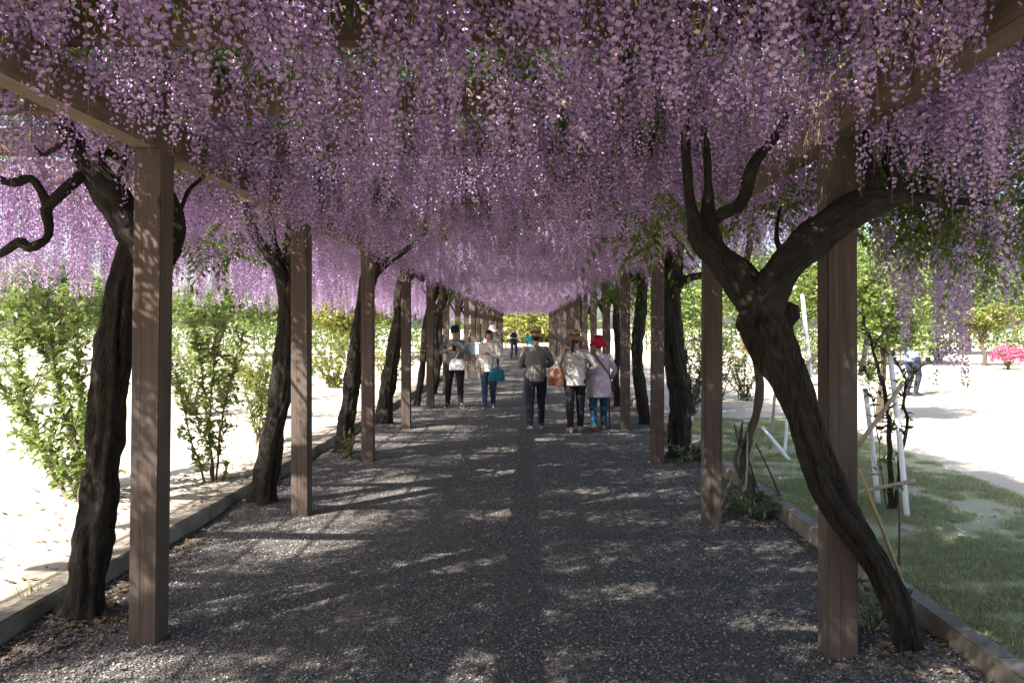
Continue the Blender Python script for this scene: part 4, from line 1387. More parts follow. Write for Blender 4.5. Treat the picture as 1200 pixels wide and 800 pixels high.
ptree("bright tree closing the far end of the tunnel", 612, 84.0, 352, 5.0, 2.6, 6500, 0.42, 'leaf_yellow', 212, tr=.3)
ptree("second bright tree closing the tunnel, beside the yellow one", 655, 88.0, 345, 4.5, 2.8, 5500, 0.42, 'leaf_lime', 213, tr=.3)
ptree("third green tree closing the tunnel, on its sunny side", 570, 86.0, 348, 4.5, 2.8, 5500, 0.42, 'leaf_lime', 214, tr=.3)
ptree("leafy tree over the lawn side, shading the far grass patch", 1330, 17.0, 40, 3.6, 2.2, 5200, 0.17, 'leaf_lime', 215, tr=.2)
rr = random.Random(31)
FAR_TREES = ["far rounded tree on the horizon beyond the sunny ground, %s"]
for i, (px, d_, tp, lab) in enumerate(((-60, 70, 300, "far tree on the skyline past the broad leafy shrub"), (120, 78, 318, "far tree on the skyline behind the leaning trunk"), (330, 75, 312, "far tree on the skyline just beside the second trunk"),
                                       (430, 92, 322, "distant tree top over the fourth sunny trunk"), (800, 90, 312, "distant tree between the second and third lawn posts"), (930, 86, 300, "distant tree behind the forked trunk"),
                                       (1090, 84, 290, "distant tree behind the hanging outer flowers"), (1190, 82, 285, "distant tree behind the azaleas"))):
    ptree(lab, px, d_, tp, 6.5, (383 - tp) * d_ / FPX * .5 + .4, 5200, 0.5, 'leaf_lime', 230 + i, tr=.35)

# clipped hedges closing the view on both sides
for x0, x1, y_, lab in ((-62, -7, 58.0, "long clipped hedge far across the sunny ground"), (6.5, 62, 56.0, "long clipped hedge far across the lawn side")):
    t = thing("garden_hedge", lab, "hedge", ((x0 + x1) / 2, y_, 0.1))
    rng = np.random.default_rng(int(abs(x0)))
    n = 15000
    c = np.stack([rng.uniform(-(x1 - x0) / 2, (x1 - x0) / 2, n), rng.uniform(-.7, .7, n), rng.uniform(0, 1, n) ** .8 * 1.7], 1)
    c[:, 2] *= 1 + .12 * np.sin(c[:, 0] * .9) + .08 * np.sin(c[:, 0] * 2.3)
    a = rng.normal(0, 1, (n, 3)); a /= np.linalg.norm(a, axis=1)[:, None]
    b = np.cross(a, rng.normal(0, 1, (n, 3))); b /= np.linalg.norm(b, axis=1)[:, None]
    L = rng.uniform(.12, .3, (n, 1))
    V = np.stack([c, c + a * L * .5 + b * L * .3, c + a * L, c + a * L * .5 - b * L * .3], 1).reshape(-1, 3)
    ob("foliage", mesh("foliage", V, np.arange(4 * n).reshape(-1, 4), M['leaf_lime'], None, False, np.repeat(rng.random(n), 4)), t)['kind'] = 'stuff'
    g = Geo()
    for i in range(int((x1 - x0) / 1.1)):
        xx = -(x1 - x0) / 2 + .5 + i * 1.1
        g.tube([(xx, 0, -.1), (xx + .05, .03, .8), (xx - .05, 0, 1.7)], [.05, .035, .015], 5)
    ob("stem", g.mesh("stem", [M['bark_tree']], True), t)['kind'] = 'stuff'

# azaleas in bloom
for i, (px, py, d_, r_, h_, lab) in enumerate(((1181, 432, 30.0, 0.52, 0.95, "round azalea covered in pink flowers by the far grass"), (1222, 430, 30.5, 0.55, 0.9, "second pink azalea cut by the picture's edge"))):
    b = Vector((P(px, py, d_).x, d_, 0.1))
    t = stem_shrub("azalea_bush", lab, "azalea", b, bush_stems(b, 8, h_, r_ * .8, 300 + i, .02), 700, 0.10, M['leaf_lime'], 310 + i, 0, "azaleas", 'bark_pale', 0.1, 3, 0.15, 0.5)
    g = Geo()
    rr = random.Random(320 + i)
    for _ in range(520):
        v = Vector((rr.gauss(0, 1), rr.gauss(0, 1), abs(rr.gauss(0, .9)))).normalized()
        c = Vector((v.x * r_ * 1.05, v.y * r_ * 1.05, h_ * .5 + v.z * h_ * .55 - .1)) + Vector((rr.gauss(0, .05), rr.gauss(0, .05), rr.gauss(0, .05)))
        for q in range(3):
            leaf_quads(g, c, Vector((rr.gauss(0, 1), rr.gauss(0, 1), rr.gauss(0, 1))), v, .07, .06, 0, rr.random())
    ob("blossom", g.mesh("blossom", [M['pink']]), t)['kind'] = 'stuff'

# ------------------------------------------------------------------ rose supports of white poles, stakes and sticks
def pole(g, a, b, r0, r1=None, mi=0, bow=0.0, seg=10):
    a, b = Vector(a), Vector(b)
    md_ = a.lerp(b, .5) + Vector((bow, 0, 0))
    r1 = r0 if r1 is None else r1
    g.tube([a, a.lerp(md_, .5), md_, md_.lerp(b, .5), b], [r0, r0, (r0 + r1) / 2, r1, r1], seg, mi)


def support(label, base, poles):
    t = thing("plant_support", label, "plant support", base, 0, "white pole plant supports on the lawn")
    for nm, mt, a, b, r in poles:
        g = Geo(); pole(g, Vector(a) - Vector(base), Vector(b) - Vector(base), r, r * .92, 0, 0.006)
        ob(nm, g.mesh(nm, [M[mt]], True), t)
    return t


support("white pole frame with a crossed grey bar around the rose by the first lawn post", (P(1050, 600, 6.9).x, 6.9, .1),
        [("pole", 'white_pole', P(1064, 615, 6.72), P(1043, 415, 6.9), .024), ("pole", 'white_pole', P(1030, 600, 7.2), P(1014, 455, 7.15), .024),
         ("crossbar", 'grey_pole', P(1004, 524, 6.95), P(1058, 449, 6.78), .020), ("crossbar", 'grey_pole', P(985, 580, 7.1), P(1072, 563, 6.68), .019),
         ("pole", 'grey_pole', P(1008, 440, 7.3), P(1016, 395, 7.3), .024)])
support("tall white pole with a slanting brace just behind the forked trunk", (P(952, 500, 11).x, 11, .1),
        [("pole", 'white_pole', P(956, 502, 11), P(940, 345, 11.1), .028), ("crossbar", 'grey_pole', P(934, 440, 11), P(962, 408, 10.9), .024)])
support("short tripod of white poles beside the dry vine", (P(910, 530, 9.9).x, 9.9, .1),
        [("pole", 'white_pole', P(928, 543, 9.5), P(893, 500, 9.9), .022), ("pole", 'grey_pole', P(902, 527, 10.4), P(908, 462, 10.2), .020),
         ("pole", 'white_pole', P(919, 533, 10.1), P(922, 490, 10.1), .022), ("pole", 'white_pole', P(934, 512, 10.4), P(909, 458, 10.2), .022)])

# the rose inside the first frame
RB = Vector((P(1044, 592, 6.95).x, 6.95, .1))
t = stem_shrub("rose_bush", "tall bare stemmed rose tied inside the white pole frame, one dark faded bloom", "rose bush", RB,
               [([RB + Vector((0, 0, -.1)), P(1042, 540, 6.95), P(1040, 480, 6.95), P(1032, 440, 6.95), P(1022, 405, 6.95), P(1012, 370, 6.95)], .028),
                ([RB + Vector((.02, 0, -.1)), P(1056, 535, 6.9), P(1062, 500, 6.9), P(1059, 465, 6.9), P(1063, 445, 6.9), P(1052, 425, 6.9), P(1030, 403, 6.9), P(1012, 390, 6.9)], .018),
                ([P(1061, 455, 6.9), P(1070, 440, 6.9), P(1082, 428, 6.85), P(1098, 422, 6.8)], .008),
                ([P(1024, 410, 6.95), P(1035, 390, 7.0), P(1045, 375, 7.1), P(1060, 360, 7.2)], .009),
                ([RB + Vector((-.05, 0, -.05)), P(1036, 570, 6.9), P(1032, 540, 6.9), P(1030, 508, 6.9)], .006),
                ([P(1030, 520, 6.95), P(1024, 480, 7), P(1018, 440, 7), P(1016, 410, 7)], .006)],
               430, 0.062, M['leaf_dark'], 411, 0, None, 'bark', 0.07, 4, 0.45, 0.5)
g = Geo()
rr = random.Random(5)
for i in range(16):
    th = i * 2.4
    e = Vector((math.cos(th), math.sin(th), 0))
    leaf_quads(g, P(1031, 504, 6.9) - RB + e * .012, e * .6 + Vector((0, 0, rr.uniform(.3, 1))), -e, .04, .042, 0, rr.random(), .3, -.3)
ob("bloom", g.mesh("bloom", [M['rose']]), t)

g = Geo(); a, b = P(1006, 548, 3.72), P(1082, 757, 4.3)
pole(g, Vector((0, 0, 0)), Vector(a) - Vector(b), .011, .008, 0, .012, 8)
tag(ob("bamboo_stake", g.mesh("bamboo_stake", [M['bamboo']], True), None, b), "thin bamboo stake leaning on the forked trunk beside the big lawn post", "stake")
g = Geo(); b = P(1053, 668, 5.3); b.z = .08
pole(g, (0, 0, 0), (0, 0, .52), .008, .006, 0, .006, 7)
tag(ob("garden_stake", g.mesh("garden_stake", [M['dark_stick']], True), None, b), "thin dark upright stick in the grass near the kerb", "stake")
for i, (x0, y0, x1, y1, d0, d1, mt, lab) in enumerate(((846, 592, 872, 512, 7.4, 7.6, 'bamboo', "pale stick leaning inward at the dry vine's inner side"), (860, 596, 882, 515, 7.3, 7.6, 'bark_pale', "brown stick crossing low at the dry vine's foot"),
                                                       (892, 590, 866, 505, 7.5, 7.7, 'dark_stick', "dark stick leaning toward the second lawn post at the dry vine"), (918, 590, 886, 520, 7.4, 7.6, 'dark_stick', "dark stick leaning at the dry vine's kerb side"),
                                                       (872, 598, 876, 500, 7.3, 7.6, 'grey_pole', "grey upright stick in the middle of the dry vine's bundle"))):
    a, b = P(x0, y0, d0), P(x1, y1, d1)
    a.z = max(a.z, 0.0)
    g = Geo(); pole(g, (0, 0, 0), b - a, .011, .007, 0, .01, 7)
    tag(ob("stick", g.mesh("stick", [M[mt]], True), None, a), lab, "stick", "sticks leaning round the dry vine")

# notice board far along the sunny side
M['board'] = mat_simple("board_pale_blue", (0.62, 0.72, 0.80), 0.6, 0.05, 10, 0.0005)
M['print'] = mat_simple("board_print", (0.30, 0.40, 0.50), 0.6, 0.05, 10, 0.0005)
D = 26.5
c = P(554, 408, D)
nb = thing("notice_board", "small pale blue notice board on two legs beside the far sunny posts", "notice board", (c.x, D, 0))
g = Geo(); g.box((0, 0, c.z), (.52, .03, .38), bev=.004)
ob("board", g.mesh("board", [M['board']]), nb)
g = Geo()
for i in range(5):
    g.box((0.02 * (i % 2) - .02, -.0165, c.z + .13 - .062 * i), (.40 - .07 * (i % 3), .002, .018))
ob("print", g.mesh("print", [M['print']]), nb)
for s_ in (-1, 1):
    g = Geo(); g.box((s_ * .2, .03, (c.z + .15) / 2 - .05), (.04, .04, c.z + .25), bev=.003)
    ob("leg", g.mesh("leg", [M['grey_pole']]), nb)

# low bench at the far end of the tunnel
be = thing("bench", "low dark bench across the far end of the tunnel", "bench", (-1.1, 63.0, 0))
g = Geo()
for i in range(3): g.box((0, -.13 + .13 * i, .42), (1.7, .11, .045), bev=.006)
for i in range(3):
    g2 = Geo(); g2.box((0, -.13 + .13 * i, .42), (1.7, .115, .045), bev=.006)
    ob("slat", g2.mesh("slat", [M['rafter']]), be)
for s_ in (-1, 1):
    g2 = Geo(); g2.box((s_ * .7, 0, .19), (.09, .34, .40), bev=.006)
    ob("leg", g2.mesh("leg", [M['rafter']]), be)

# ------------------------------------------------------------------ people
WORK = bpy.data.scenes.new("shaping")                    # small empty scene in which bodies and clothes are melted together


def remeshed(name, g, voxel, mats, smooth_it=5, wrinkle=0.0, wseed=0.0, wscale=(14, 14, 7)):
    """melts overlapping closed pieces into one continuous surface"""
    me = mesh("tmp_shape", g.v, g.f, [])
    o = bpy.data.objects.new("tmp_shape", me)
    WORK.collection.objects.link(o)
    md = o.modifiers.new("r", 'REMESH'); md.mode = 'VOXEL'; md.voxel_size = voxel; md.use_smooth_shade = True
    sm = o.modifiers.new("s", 'SMOOTH'); sm.factor = 0.5; sm.iterations = smooth_it
    vl = WORK.view_layers[0]
    vl.update()
    dg = vl.depsgraph
    out = bpy.data.meshes.new_from_object(o.evaluated_get(dg))
    bpy.data.objects.remove(o); bpy.data.meshes.remove(me)
    out.name = name
    if wrinkle:
        cn = [(v.co.copy(), v.normal.copy()) for v in out.vertices]
        moved = []
        for c, nrm in cn:
            q = noise.noise(Vector((c.x * wscale[0] + wseed, c.y * wscale[1], c.z * wscale[2])))
            q += 0.5 * noise.noise(Vector((c.x * 30 + wseed, c.y * 30, c.z * 22 + c.x * 14)))
            moved.append(c + nrm * (wrinkle * q))
        out.vertices.foreach_set("co", np.array(moved, dtype=np.float32).ravel())
        out.update()
    out.materials.clear()
    for m_ in mats: out.materials.append(m_)
    return out


def ball(g, c, r, mi=0, rot=None, nu=14, nv=9):
    c = Vector(c)
    if isinstance(r, (int, float)): r = (r, r, r)
    vs = [Vector((0, 0, r[2]))]
    for j in range(1, nv):
        ph = PI * j / nv
        for i in range(nu):
            th = 2 * PI * i / nu
            vs.append(Vector((r[0] * math.sin(ph) * math.cos(th), r[1] * math.sin(ph) * math.sin(th), r[2] * math.cos(ph))))
    vs.append(Vector((0, 0, -r[2])))
    fs = [(0, 1 + i, 1 + (i + 1) % nu) for i in range(nu)]
    for j in range(nv - 2):
        for i in range(nu):
            a, b = 1 + j * nu + i, 1 + j * nu + (i + 1) % nu
            fs.append((a, a + nu, b + nu, b))
    last = len(vs) - 1
    fs += [(last, 1 + (nv - 2) * nu + (i + 1) % nu, 1 + (nv - 2) * nu + i) for i in range(nu)]
    g.add([(rot @ v if rot else v) + c for v in vs], fs, mi)


def cap(g, pts, rads, seg=12, flat=1.0):
    g.tube(pts, rads, seg, 0, True, flat)
    if flat == 1.0:
        ball(g, pts[0], rads[0], nu=seg, nv=6)
        ball(g, pts[-1], rads[-1], nu=seg, nv=6)


def lathe_oval(g, rings, seg=20, mi=0):
    """closed body from rings (centre, rx, ry)"""
    vs, fs = [], []
    for c, rx, ry in rings:
        for k in range(seg):
            th = 2 * PI * k / seg
            vs.append(Vector(c) + Vector((rx * math.cos(th), ry * math.sin(th), 0)))
    n = len(rings)
    for i in range(n - 1):
        for k in range(seg):
            k2 = (k + 1) % seg
            fs.append((i * seg + k, i * seg + k2, (i + 1) * seg + k2, (i + 1) * seg + k))
    fs.append(tuple(reversed(range(seg)))); fs.append(tuple((n - 1) * seg + k for k in range(seg)))
    g.add(vs, fs, mi)


def ik(a, c, l1, l2, hint):
    a, c = Vector(a), Vector(c)
    v = c - a
    dist = min(v.length, (l1 + l2) * 0.999)
    v.normalize()
    x = (l1 * l1 - l2 * l2 + dist * dist) / (2 * dist)
    hgt = math.sqrt(max(0, l1 * l1 - x * x))
    h = Vector(hint); h = h - v * h.dot(v); h.normalize()
    return a + v * x + h * hgt, a + v * dist


def cloth(name, c, c2=None, pattern=None, scale=30.0, rough=0.9):
    m_, nt, out = new_mat(name)
    v = coords(nt)
    wv = nz(nt, v, 160, 2, 0.6)
    soft = nz(nt, v, 9, 4, 0.6)
    col = ramp(nt, soft, [(0.3, tuple(x * .82 for x in c)), (0.7, tuple(min(1, x * 1.15) for x in c))])
    if pattern == 'check':
        for ax in ((1, 0, 0), (0, 0, 1)):
            w_ = nt.nodes.new("ShaderNodeTexWave"); w_.bands_direction = 'X' if ax[0] else 'Z'
            w_.inputs['Scale'].default_value = scale; w_.inputs['Distortion'].default_value = 0.4
            nt.links.new(v, w_.inputs['Vector'])
            col = mixc(nt, ramp(nt, w_.outputs[1], [(0.45, (0, 0, 0)), (0.62, (.6, .6, .6))]), col, c2)
    elif pattern == 'stripe':
        w_ = nt.nodes.new("ShaderNodeTexWave"); w_.bands_direction = 'Z'
        w_.inputs['Scale'].default_value = scale
        nt.links.new(v, w_.inputs['Vector'])
        col = mixc(nt, ramp(nt, w_.outputs[1], [(0.45, (0, 0, 0)), (0.55, (1, 1, 1))]), col, c2)
    elif pattern == 'print':
        q = nz(nt, v, scale, 3, 0.6, 1.2)
        col = mixc(nt, ramp(nt, q, [(0.47, (0, 0, 0)), (0.53, (1, 1, 1))]), col, c2)
    principled(nt, out, col, rough, bump(nt, wv, 0.35, 0.0015), 0.15)
    return m_


M['skin'] = mat_simple("skin", (0.42, 0.25, 0.175), 0.55, 0.08, 40, 0.0006)
M['hair'] = mat_simple("dark_hair", (0.018, 0.014, 0.012), 0.5, 0.4, 60, 0.002)
M['hair_brown'] = mat_simple("brown_hair", (0.10, 0.045, 0.025), 0.5, 0.35, 60, 0.002)
M['eye'] = mat_simple("eye_dark", (0.02, 0.015, 0.012), 0.3, 0.1, 10, 0.0001)
M['lip'] = mat_simple("lips", (0.30, 0.12, 0.10), 0.5, 0.1, 10, 0.0001)
M['shoe_dark'] = mat_simple("dark_shoe", (0.03, 0.03, 0.035), 0.6, 0.2, 30, 0.001)
M['sole'] = mat_simple("pale_sole", (0.62, 0.60, 0.57), 0.7, 0.1, 30, 0.001)
M['shoe_pink'] = mat_simple("dusty_pink_shoe", (0.36, 0.22, 0.22), 0.7, 0.2, 30, 0.001)
M['shoe_brown'] = mat_simple("brown_shoe", (0.20, 0.12, 0.07), 0.7, 0.2, 30, 0.001)


def person(label, px, d, H, rz, wrists, feet, top, bottom, hat=None, hair=None, shoe=('shoe_dark', 'shoe_dark'), lean=0.0, voxel=0.008, bottom_kind='trousers', top_len=0.47, top_flare=1.0,
           face=True, sleeve=1.0, elbows=None, girth=1.0, loc=None, headturn=0.0, knees=(0, -1, 0), group="visitors walking under the wisteria", headtilt=0.0, skirt_len=0.25):
    """local frame: faces -y, x to the picture's right when it faces the camera; WRISTS/FEET in local metres, first entry is x<0 side"""
    x = (px - 620) * d / FPX
    z0 = path_h(x, d) if KL < x < KR else 0.1
    t = thing("person", label, "person", (x, d, z0) if loc is None else loc, rz, group)
    ln = lambda z: -lean * max(0, z / H - 0.52) * H          # forward lean of the upper body
    pt = lambda xx, yy, zz: Vector((xx, yy + ln(zz), zz))
    G_ = girth
    hipz, shz = 0.505 * H, 0.80 * H
    hips = [pt(s * 0.055 * H * G_, 0, hipz) for s in (-1, 1)]
    shs = [pt(s * 0.108 * H, 0.004 * H, shz) for s in (-1, 1)]
    legs, arms = [], []
    for i, (fx, fy, fz, yaw) in enumerate(feet):
        ank = Vector((fx, fy, 0.048 * H + fz))
        kn, ank = ik(hips[i], ank, 0.245 * H, 0.225 * H, knees)
        legs.append((hips[i], kn, ank, yaw, fz))
    for i, wr in enumerate(wrists):
        hint = elbows[i] if elbows else ((-.5, .7, -.5) if i == 0 else (.5, .7, -.5))
        el, wr2 = ik(shs[i], wr, 0.172 * H, 0.145 * H, hint)
        arms.append((shs[i], el, wr2))
    hc = pt(0, -0.012 * H, 0.932 * H) + Vector((0, -headtilt * 0.03 * H, -headtilt * 0.015 * H))
    R = Matrix.Rotation(headturn, 3, 'Z') @ Matrix.Rotation(headtilt * 0.6, 3, 'X')
    hp = lambda a, b, c: hc + R @ Vector((a * H, b * H, c * H))
    # body
    g = Geo()
    ball(g, pt(0, 0, 0.52 * H), (0.092 * H * G_, 0.064 * H * G_, 0.07 * H))
    ball(g, pt(0, 0, 0.61 * H), (0.082 * H * G_, 0.058 * H * G_, 0.09 * H))
    ball(g, pt(0, 0.004 * H, 0.715 * H), (0.095 * H * G_, 0.064 * H * G_, 0.105 * H))
    cap(g, [shs[0] + Vector((.02 * H, 0, 0)), shs[1] - Vector((.02 * H, 0, 0))], [0.034 * H, 0.034 * H])
    cap(g, [pt(0, 0.006 * H, 0.80 * H), pt(0, 0, 0.845 * H), hc + Vector((0, 0.012 * H, -0.03 * H))], [0.040 * H, 0.033 * H, 0.031 * H])
    ball(g, hp(0, 0.008, 0.012), (0.044 * H, 0.054 * H, 0.054 * H))
    ball(g, hp(0, -0.012, -0.022), (0.036 * H, 0.040 * H, 0.044 * H))
    ball(g, hp(0, -0.030, -0.050), (0.018 * H, 0.017 * H, 0.014 * H))
    ball(g, hp(0, -0.054, -0.014), (0.0085 * H, 0.012 * H, 0.010 * H))
    ball(g, hp(0, -0.048, 0.0), (0.006 * H, 0.010 * H, 0.016 * H))
    for s in (-1, 1):
        ball(g, hp(s * 0.045, 0.006, -0.006), (0.007 * H, 0.012 * H, 0.018 * H))
    for a, e, w_ in arms:
        cap(g, [a, a.lerp(e, .5), e], [0.030 * H, 0.027 * H, 0.023 * H])
        cap(g, [e, e.lerp(w_, .4), w_], [0.023 * H, 0.022 * H, 0.0155 * H])
    for h_, k_, a_, yaw, fz in legs:
        cap(g, [h_, h_.lerp(k_, .5), k_], [0.053 * H * G_, 0.044 * H * G_, 0.033 * H])
        cap(g, [k_, k_.lerp(a_, .35) + Vector((0, 0.008 * H, 0)), a_], [0.033 * H, 0.035 * H, 0.021 * H])
        fd = Vector((math.sin(yaw), -math.cos(yaw), -0.25))
        cap(g, [a_, a_ + fd * 0.08 * H + Vector((0, 0, -.012 * H))], [0.021 * H, 0.017 * H])
    for i, (a, e, w_) in enumerate(arms):
        hand(g, w_, (w_ - e).normalized(), H, -1 if i == 0 else 1)
    ob("body", remeshed("body", g, voxel * 0.85, [M['skin']], 3), t)
    if face:
        for s in (-1, 1):
            g = Geo(); ball(g, hp(s * 0.017, -0.0475, 0.006), (0.0065 * H, 0.004 * H, 0.0035 * H), nu=8, nv=6)
            ob("eye", g.mesh("eye", [M['eye']], True), t)
        g = Geo(); ball(g, hp(0, -0.051, -0.034), (0.012 * H, 0.004 * H, 0.0035 * H), nu=10, nv=6)
        ob("mouth", g.mesh("mouth", [M['lip']], True), t)
    # clothes
    g = Geo()
    e_ = 0.012 * H / 1.6 * 1.2
    lathe_oval(g, [(pt(0, 0, top_len * H), (0.096 * G_ * H + e_) * top_flare, (0.072 * G_ * H + e_) * top_flare),
                   (pt(0, 0, 0.52 * H), (0.096 * G_ * H + e_) * (1 + (top_flare - 1) * .6), (0.07 * G_ * H + e_) * (1 + (top_flare - 1) * .6)),
                   (pt(0, 0, 0.61 * H), 0.086 * G_ * H + e_, 0.064 * G_ * H + e_), (pt(0, 0, 0.70 * H), 0.098 * G_ * H + e_, 0.068 * G_ * H + e_),
                   (pt(0, 0.003 * H, 0.78 * H), 0.10 * G_ * H + e_, 0.058 * H + e_), (pt(0, 0.004 * H, 0.815 * H), 0.072 * H + e_, 0.046 * H + e_), (pt(0, 0.004 * H, 0.838 * H), 0.044 * H, 0.040 * H)])
    for i, (a, e, w_) in enumerate(arms):
        ce = e.lerp(w_, 0.9 * sleeve) if sleeve > 0 else e
        cap(g, [a - Vector(((-1 if i == 0 else 1) * .015 * H, 0, .004 * H)), a.lerp(e, .5), e], [0.038 * H, 0.034 * H, 0.029 * H])
        if sleeve > 0: cap(g, [e, e.lerp(ce, .5), ce], [0.029 * H, 0.026 * H, 0.020 * H])
    ob("shirt", remeshed("shirt", g, voxel, [top], 4, 0.007, px * 0.1), t)
    g = Geo()
    if bottom_kind == 'trousers':
        lathe_oval(g, [(pt(0, 0, 0.455 * H), 0.096 * G_ * H, 0.066 * G_ * H), (pt(0, 0, 0.50 * H), 0.098 * G_ * H, 0.07 * G_ * H), (pt(0, 0, 0.56 * H), 0.09 * G_ * H, 0.064 * G_ * H), (pt(0, 0, 0.60 * H), 0.084 * G_ * H, 0.06 * G_ * H)])
        for h_, k_, a_, yaw, fz in legs:
            lo = k_.lerp(a_, 0.97)
            cap(g, [h_, h_.lerp(k_, .5), k_], [0.060 * H * G_, 0.051 * H * G_, 0.042 * H])
            cap(g, [k_, k_.lerp(lo, .5) + Vector((0, .005 * H, 0)), lo], [0.042 * H, 0.038 * H, 0.031 * H])
    else:
        lathe_oval(g, [(Vector((0, 0, skirt_len * H)), 0.135 * H, 0.11 * H), (Vector((0, 0, 0.4 * H)), 0.115 * H, 0.09 * H), (pt(0, 0, 0.5 * H), 0.10 * H, 0.072 * H), (pt(0, 0, 0.6 * H), 0.083 * H, 0.06 * H)], 24)
    ob("trousers" if bottom_kind == 'trousers' else "skirt", remeshed(bottom_kind, g, voxel, [bottom], 4, 0.006, px * 0.07), t)
    for i, (h_, k_, a_, yaw, fz) in enumerate(legs):
        fd = Vector((math.sin(yaw), -math.cos(yaw), 0))
        tilt = min(0.9, fz * 5)
        fwd = Vector((fd.x, fd.y, -tilt)).normalized()
        heel = a_ + Vector((0, 0, -0.033 * H)) - fwd * 0.025 * H
        toe = heel + fwd * 0.135 * H
        if toe.z < 0.012: toe.z = 0.012
        up_ = Vector((0, 0, 1))
        g = Geo()
        cap(g, [heel + up_ * .012 * H, heel.lerp(toe, .55) + up_ * .014 * H, toe + up_ * .004 * H], [0.023 * H, 0.026 * H, 0.019 * H])
        cap(g, [a_ + up_ * .01 * H, heel.lerp(toe, .3) + up_ * .015 * H], [0.024 * H, 0.024 * H])
        sh = ob("shoe", remeshed("shoe", g, 0.008, [M[shoe[0]]], 3), t)
        g = Geo()
        g.tube([heel - up_ * .004 * H - fwd * .02 * H, heel.lerp(toe, .5) - up_ * .004 * H, toe - up_ * .006 * H + fwd * .016 * H], [0.022 * H, 0.027 * H, 0.018 * H], 10, 0, True, 0.45)
        ob("sole", g.mesh("sole", [M[shoe[1]]], True), sh)
    if hair:
        kind, hm = hair
        g = Geo()
        ball(g, hp(0, 0.014, 0.020), (0.050 * H, 0.056 * H, 0.056 * H))
        ball(g, hp(0, 0.030, -0.005), (0.045 * H, 0.036 * H, 0.046 * H))
        if kind == 'bob':
            for s in (-1, 1): ball(g, hp(s * 0.040, 0.010, -0.014), (0.014 * H, 0.030 * H, 0.042 * H))
            ball(g, hp(0, -0.036, 0.044), (0.036 * H, 0.016 * H, 0.014 * H))
        if kind == 'long':
            cap(g, [hp(0, .036, 0), hp(0, .05, -.06), hp(0.004, .052, -.13)], [.042 * H, .046 * H, .03 * H])
        if kind == 'tail':
            cap(g, [hp(0.01, .062, -.006), hp(0.022, .078, -.05), hp(0.03, .074, -.11), hp(0.034, .066, -.155)], [.018 * H, .022 * H, .018 * H, .007 * H])
        ob("hair", remeshed("hair", g, 0.008, [M[hm]], 2, 0.003, 3.0, (60, 60, 12)), t)
    if hat:
        kind, hm, band = hat
        o_ = None
        g = Geo()
        if kind == 'cap':
            rings = [(0.052, 0.060, 0.016), (0.054, 0.062, 0.03), (0.050, 0.056, 0.058), (0.036, 0.042, 0.076), (0.012, 0.014, 0.083)]
            seg = 20
            for a, b, z in rings[:1]: pass
            lathe_oval(g, [(Vector((0, 0.006 * H, z * H)), a * H, b * H) for a, b, z in rings], seg)
            vz = Geo()
            ball(vz, (0, -0.070 * H, 0.020 * H), (0.046 * H, 0.040 * H, 0.006 * H))
            o_ = ob("cap", g.mesh("cap", [M[hm]], True), t, hc); o_.matrix_local = Matrix.Translation(hc) @ R.to_4x4()
            ob("visor", vz.mesh("visor", [M[hm]], True), o_)
        else:
            br, ch, droop = {'straw': (0.098, 0.075, 0.010), 'brim': (0.095, 0.068, 0.022), 'bucket': (0.098, 0.072, 0.042)}[kind]
            rings = [(br, br * 1.06, 0.022 - droop * 1.0), (br * .97, br * 1.03, 0.029 - droop * 0.9), (0.062, 0.066, 0.030), (0.054, 0.060, 0.036), (0.053, 0.058, 0.065), (0.044, 0.049, 0.022 + ch), (0.02, 0.024, 0.031 + ch)]
            lathe_oval(g, [(Vector((0, 0.008 * H, z * H)), a * H, b * H) for a, b, z in rings], 24)
            hatme = g.mesh("hat", [M[hm]], True)
            for v in hatme.vertices:
                th = math.atan2(v.co.y, v.co.x); rad_ = math.hypot(v.co.x, v.co.y)
                if rad_ > 0.07 * H: v.co.z += 0.010 * H * math.sin(2 * th + 1) + 0.005 * H * math.sin(5 * th)
            o_ = ob("hat", hatme, t); o_.matrix_local = Matrix.Translation(hc) @ R.to_4x4()
            if band:
                g = Geo(); lathe_oval(g, [(Vector((0, .008 * H, .037 * H)), .0565 * H, .0625 * H), (Vector((0, .008 * H, .052 * H)), .0560 * H, .0615 * H)], 24)
                ob("hat_band", g.mesh("hat_band", [M[band]], True), o_)
    info = dict(t=t, hc=hc, shs=shs, hips=hips, arms=arms, legs=legs, pt=pt, H=H)
    return info


def hand(g, w_, d, H, side, grip=0.45):
    """palm, four bent fingers of unequal length, thumb leaving the palm's side"""
    d = d.normalized()
    lat = d.cross(Vector((0, 0, 1)))
    if lat.length < .2: lat = Vector((1, 0, 0))
    lat.normalize()
    nrm = lat.cross(d).normalized()
    pc = w_ + d * 0.028 * H
    g.tube([w_, w_ + d * .03 * H, w_ + d * 0.054 * H], [0.015 * H, 0.021 * H, 0.022 * H], 10, 0, True, 0.55)
    ball(g, pc, (.018 * H, .018 * H, .012 * H))
    for i, L in enumerate((0.036, 0.042, 0.040, 0.031)):
        b = w_ + d * 0.05 * H + lat * ((i - 1.5) * 0.0115 * H)
        m1 = b + (d - nrm * grip * .6).normalized() * L * .5 * H
        m2 = m1 + (d - nrm * grip * 2.2).normalized() * L * .55 * H
        cap(g, [b, m1, m2], [0.0058 * H, 0.0054 * H, 0.0046 * H], 8)
    tb = w_ + d * .018 * H - lat * side * 0.016 * H
    t1 = tb + (d * .6 - lat * side * .8 - nrm * .3).normalized() * .024 * H
    cap(g, [tb, t1, t1 + (d - lat * side * .15 - nrm * .5).normalized() * .022 * H], [.0075 * H, .0065 * H, .005 * H], 8)


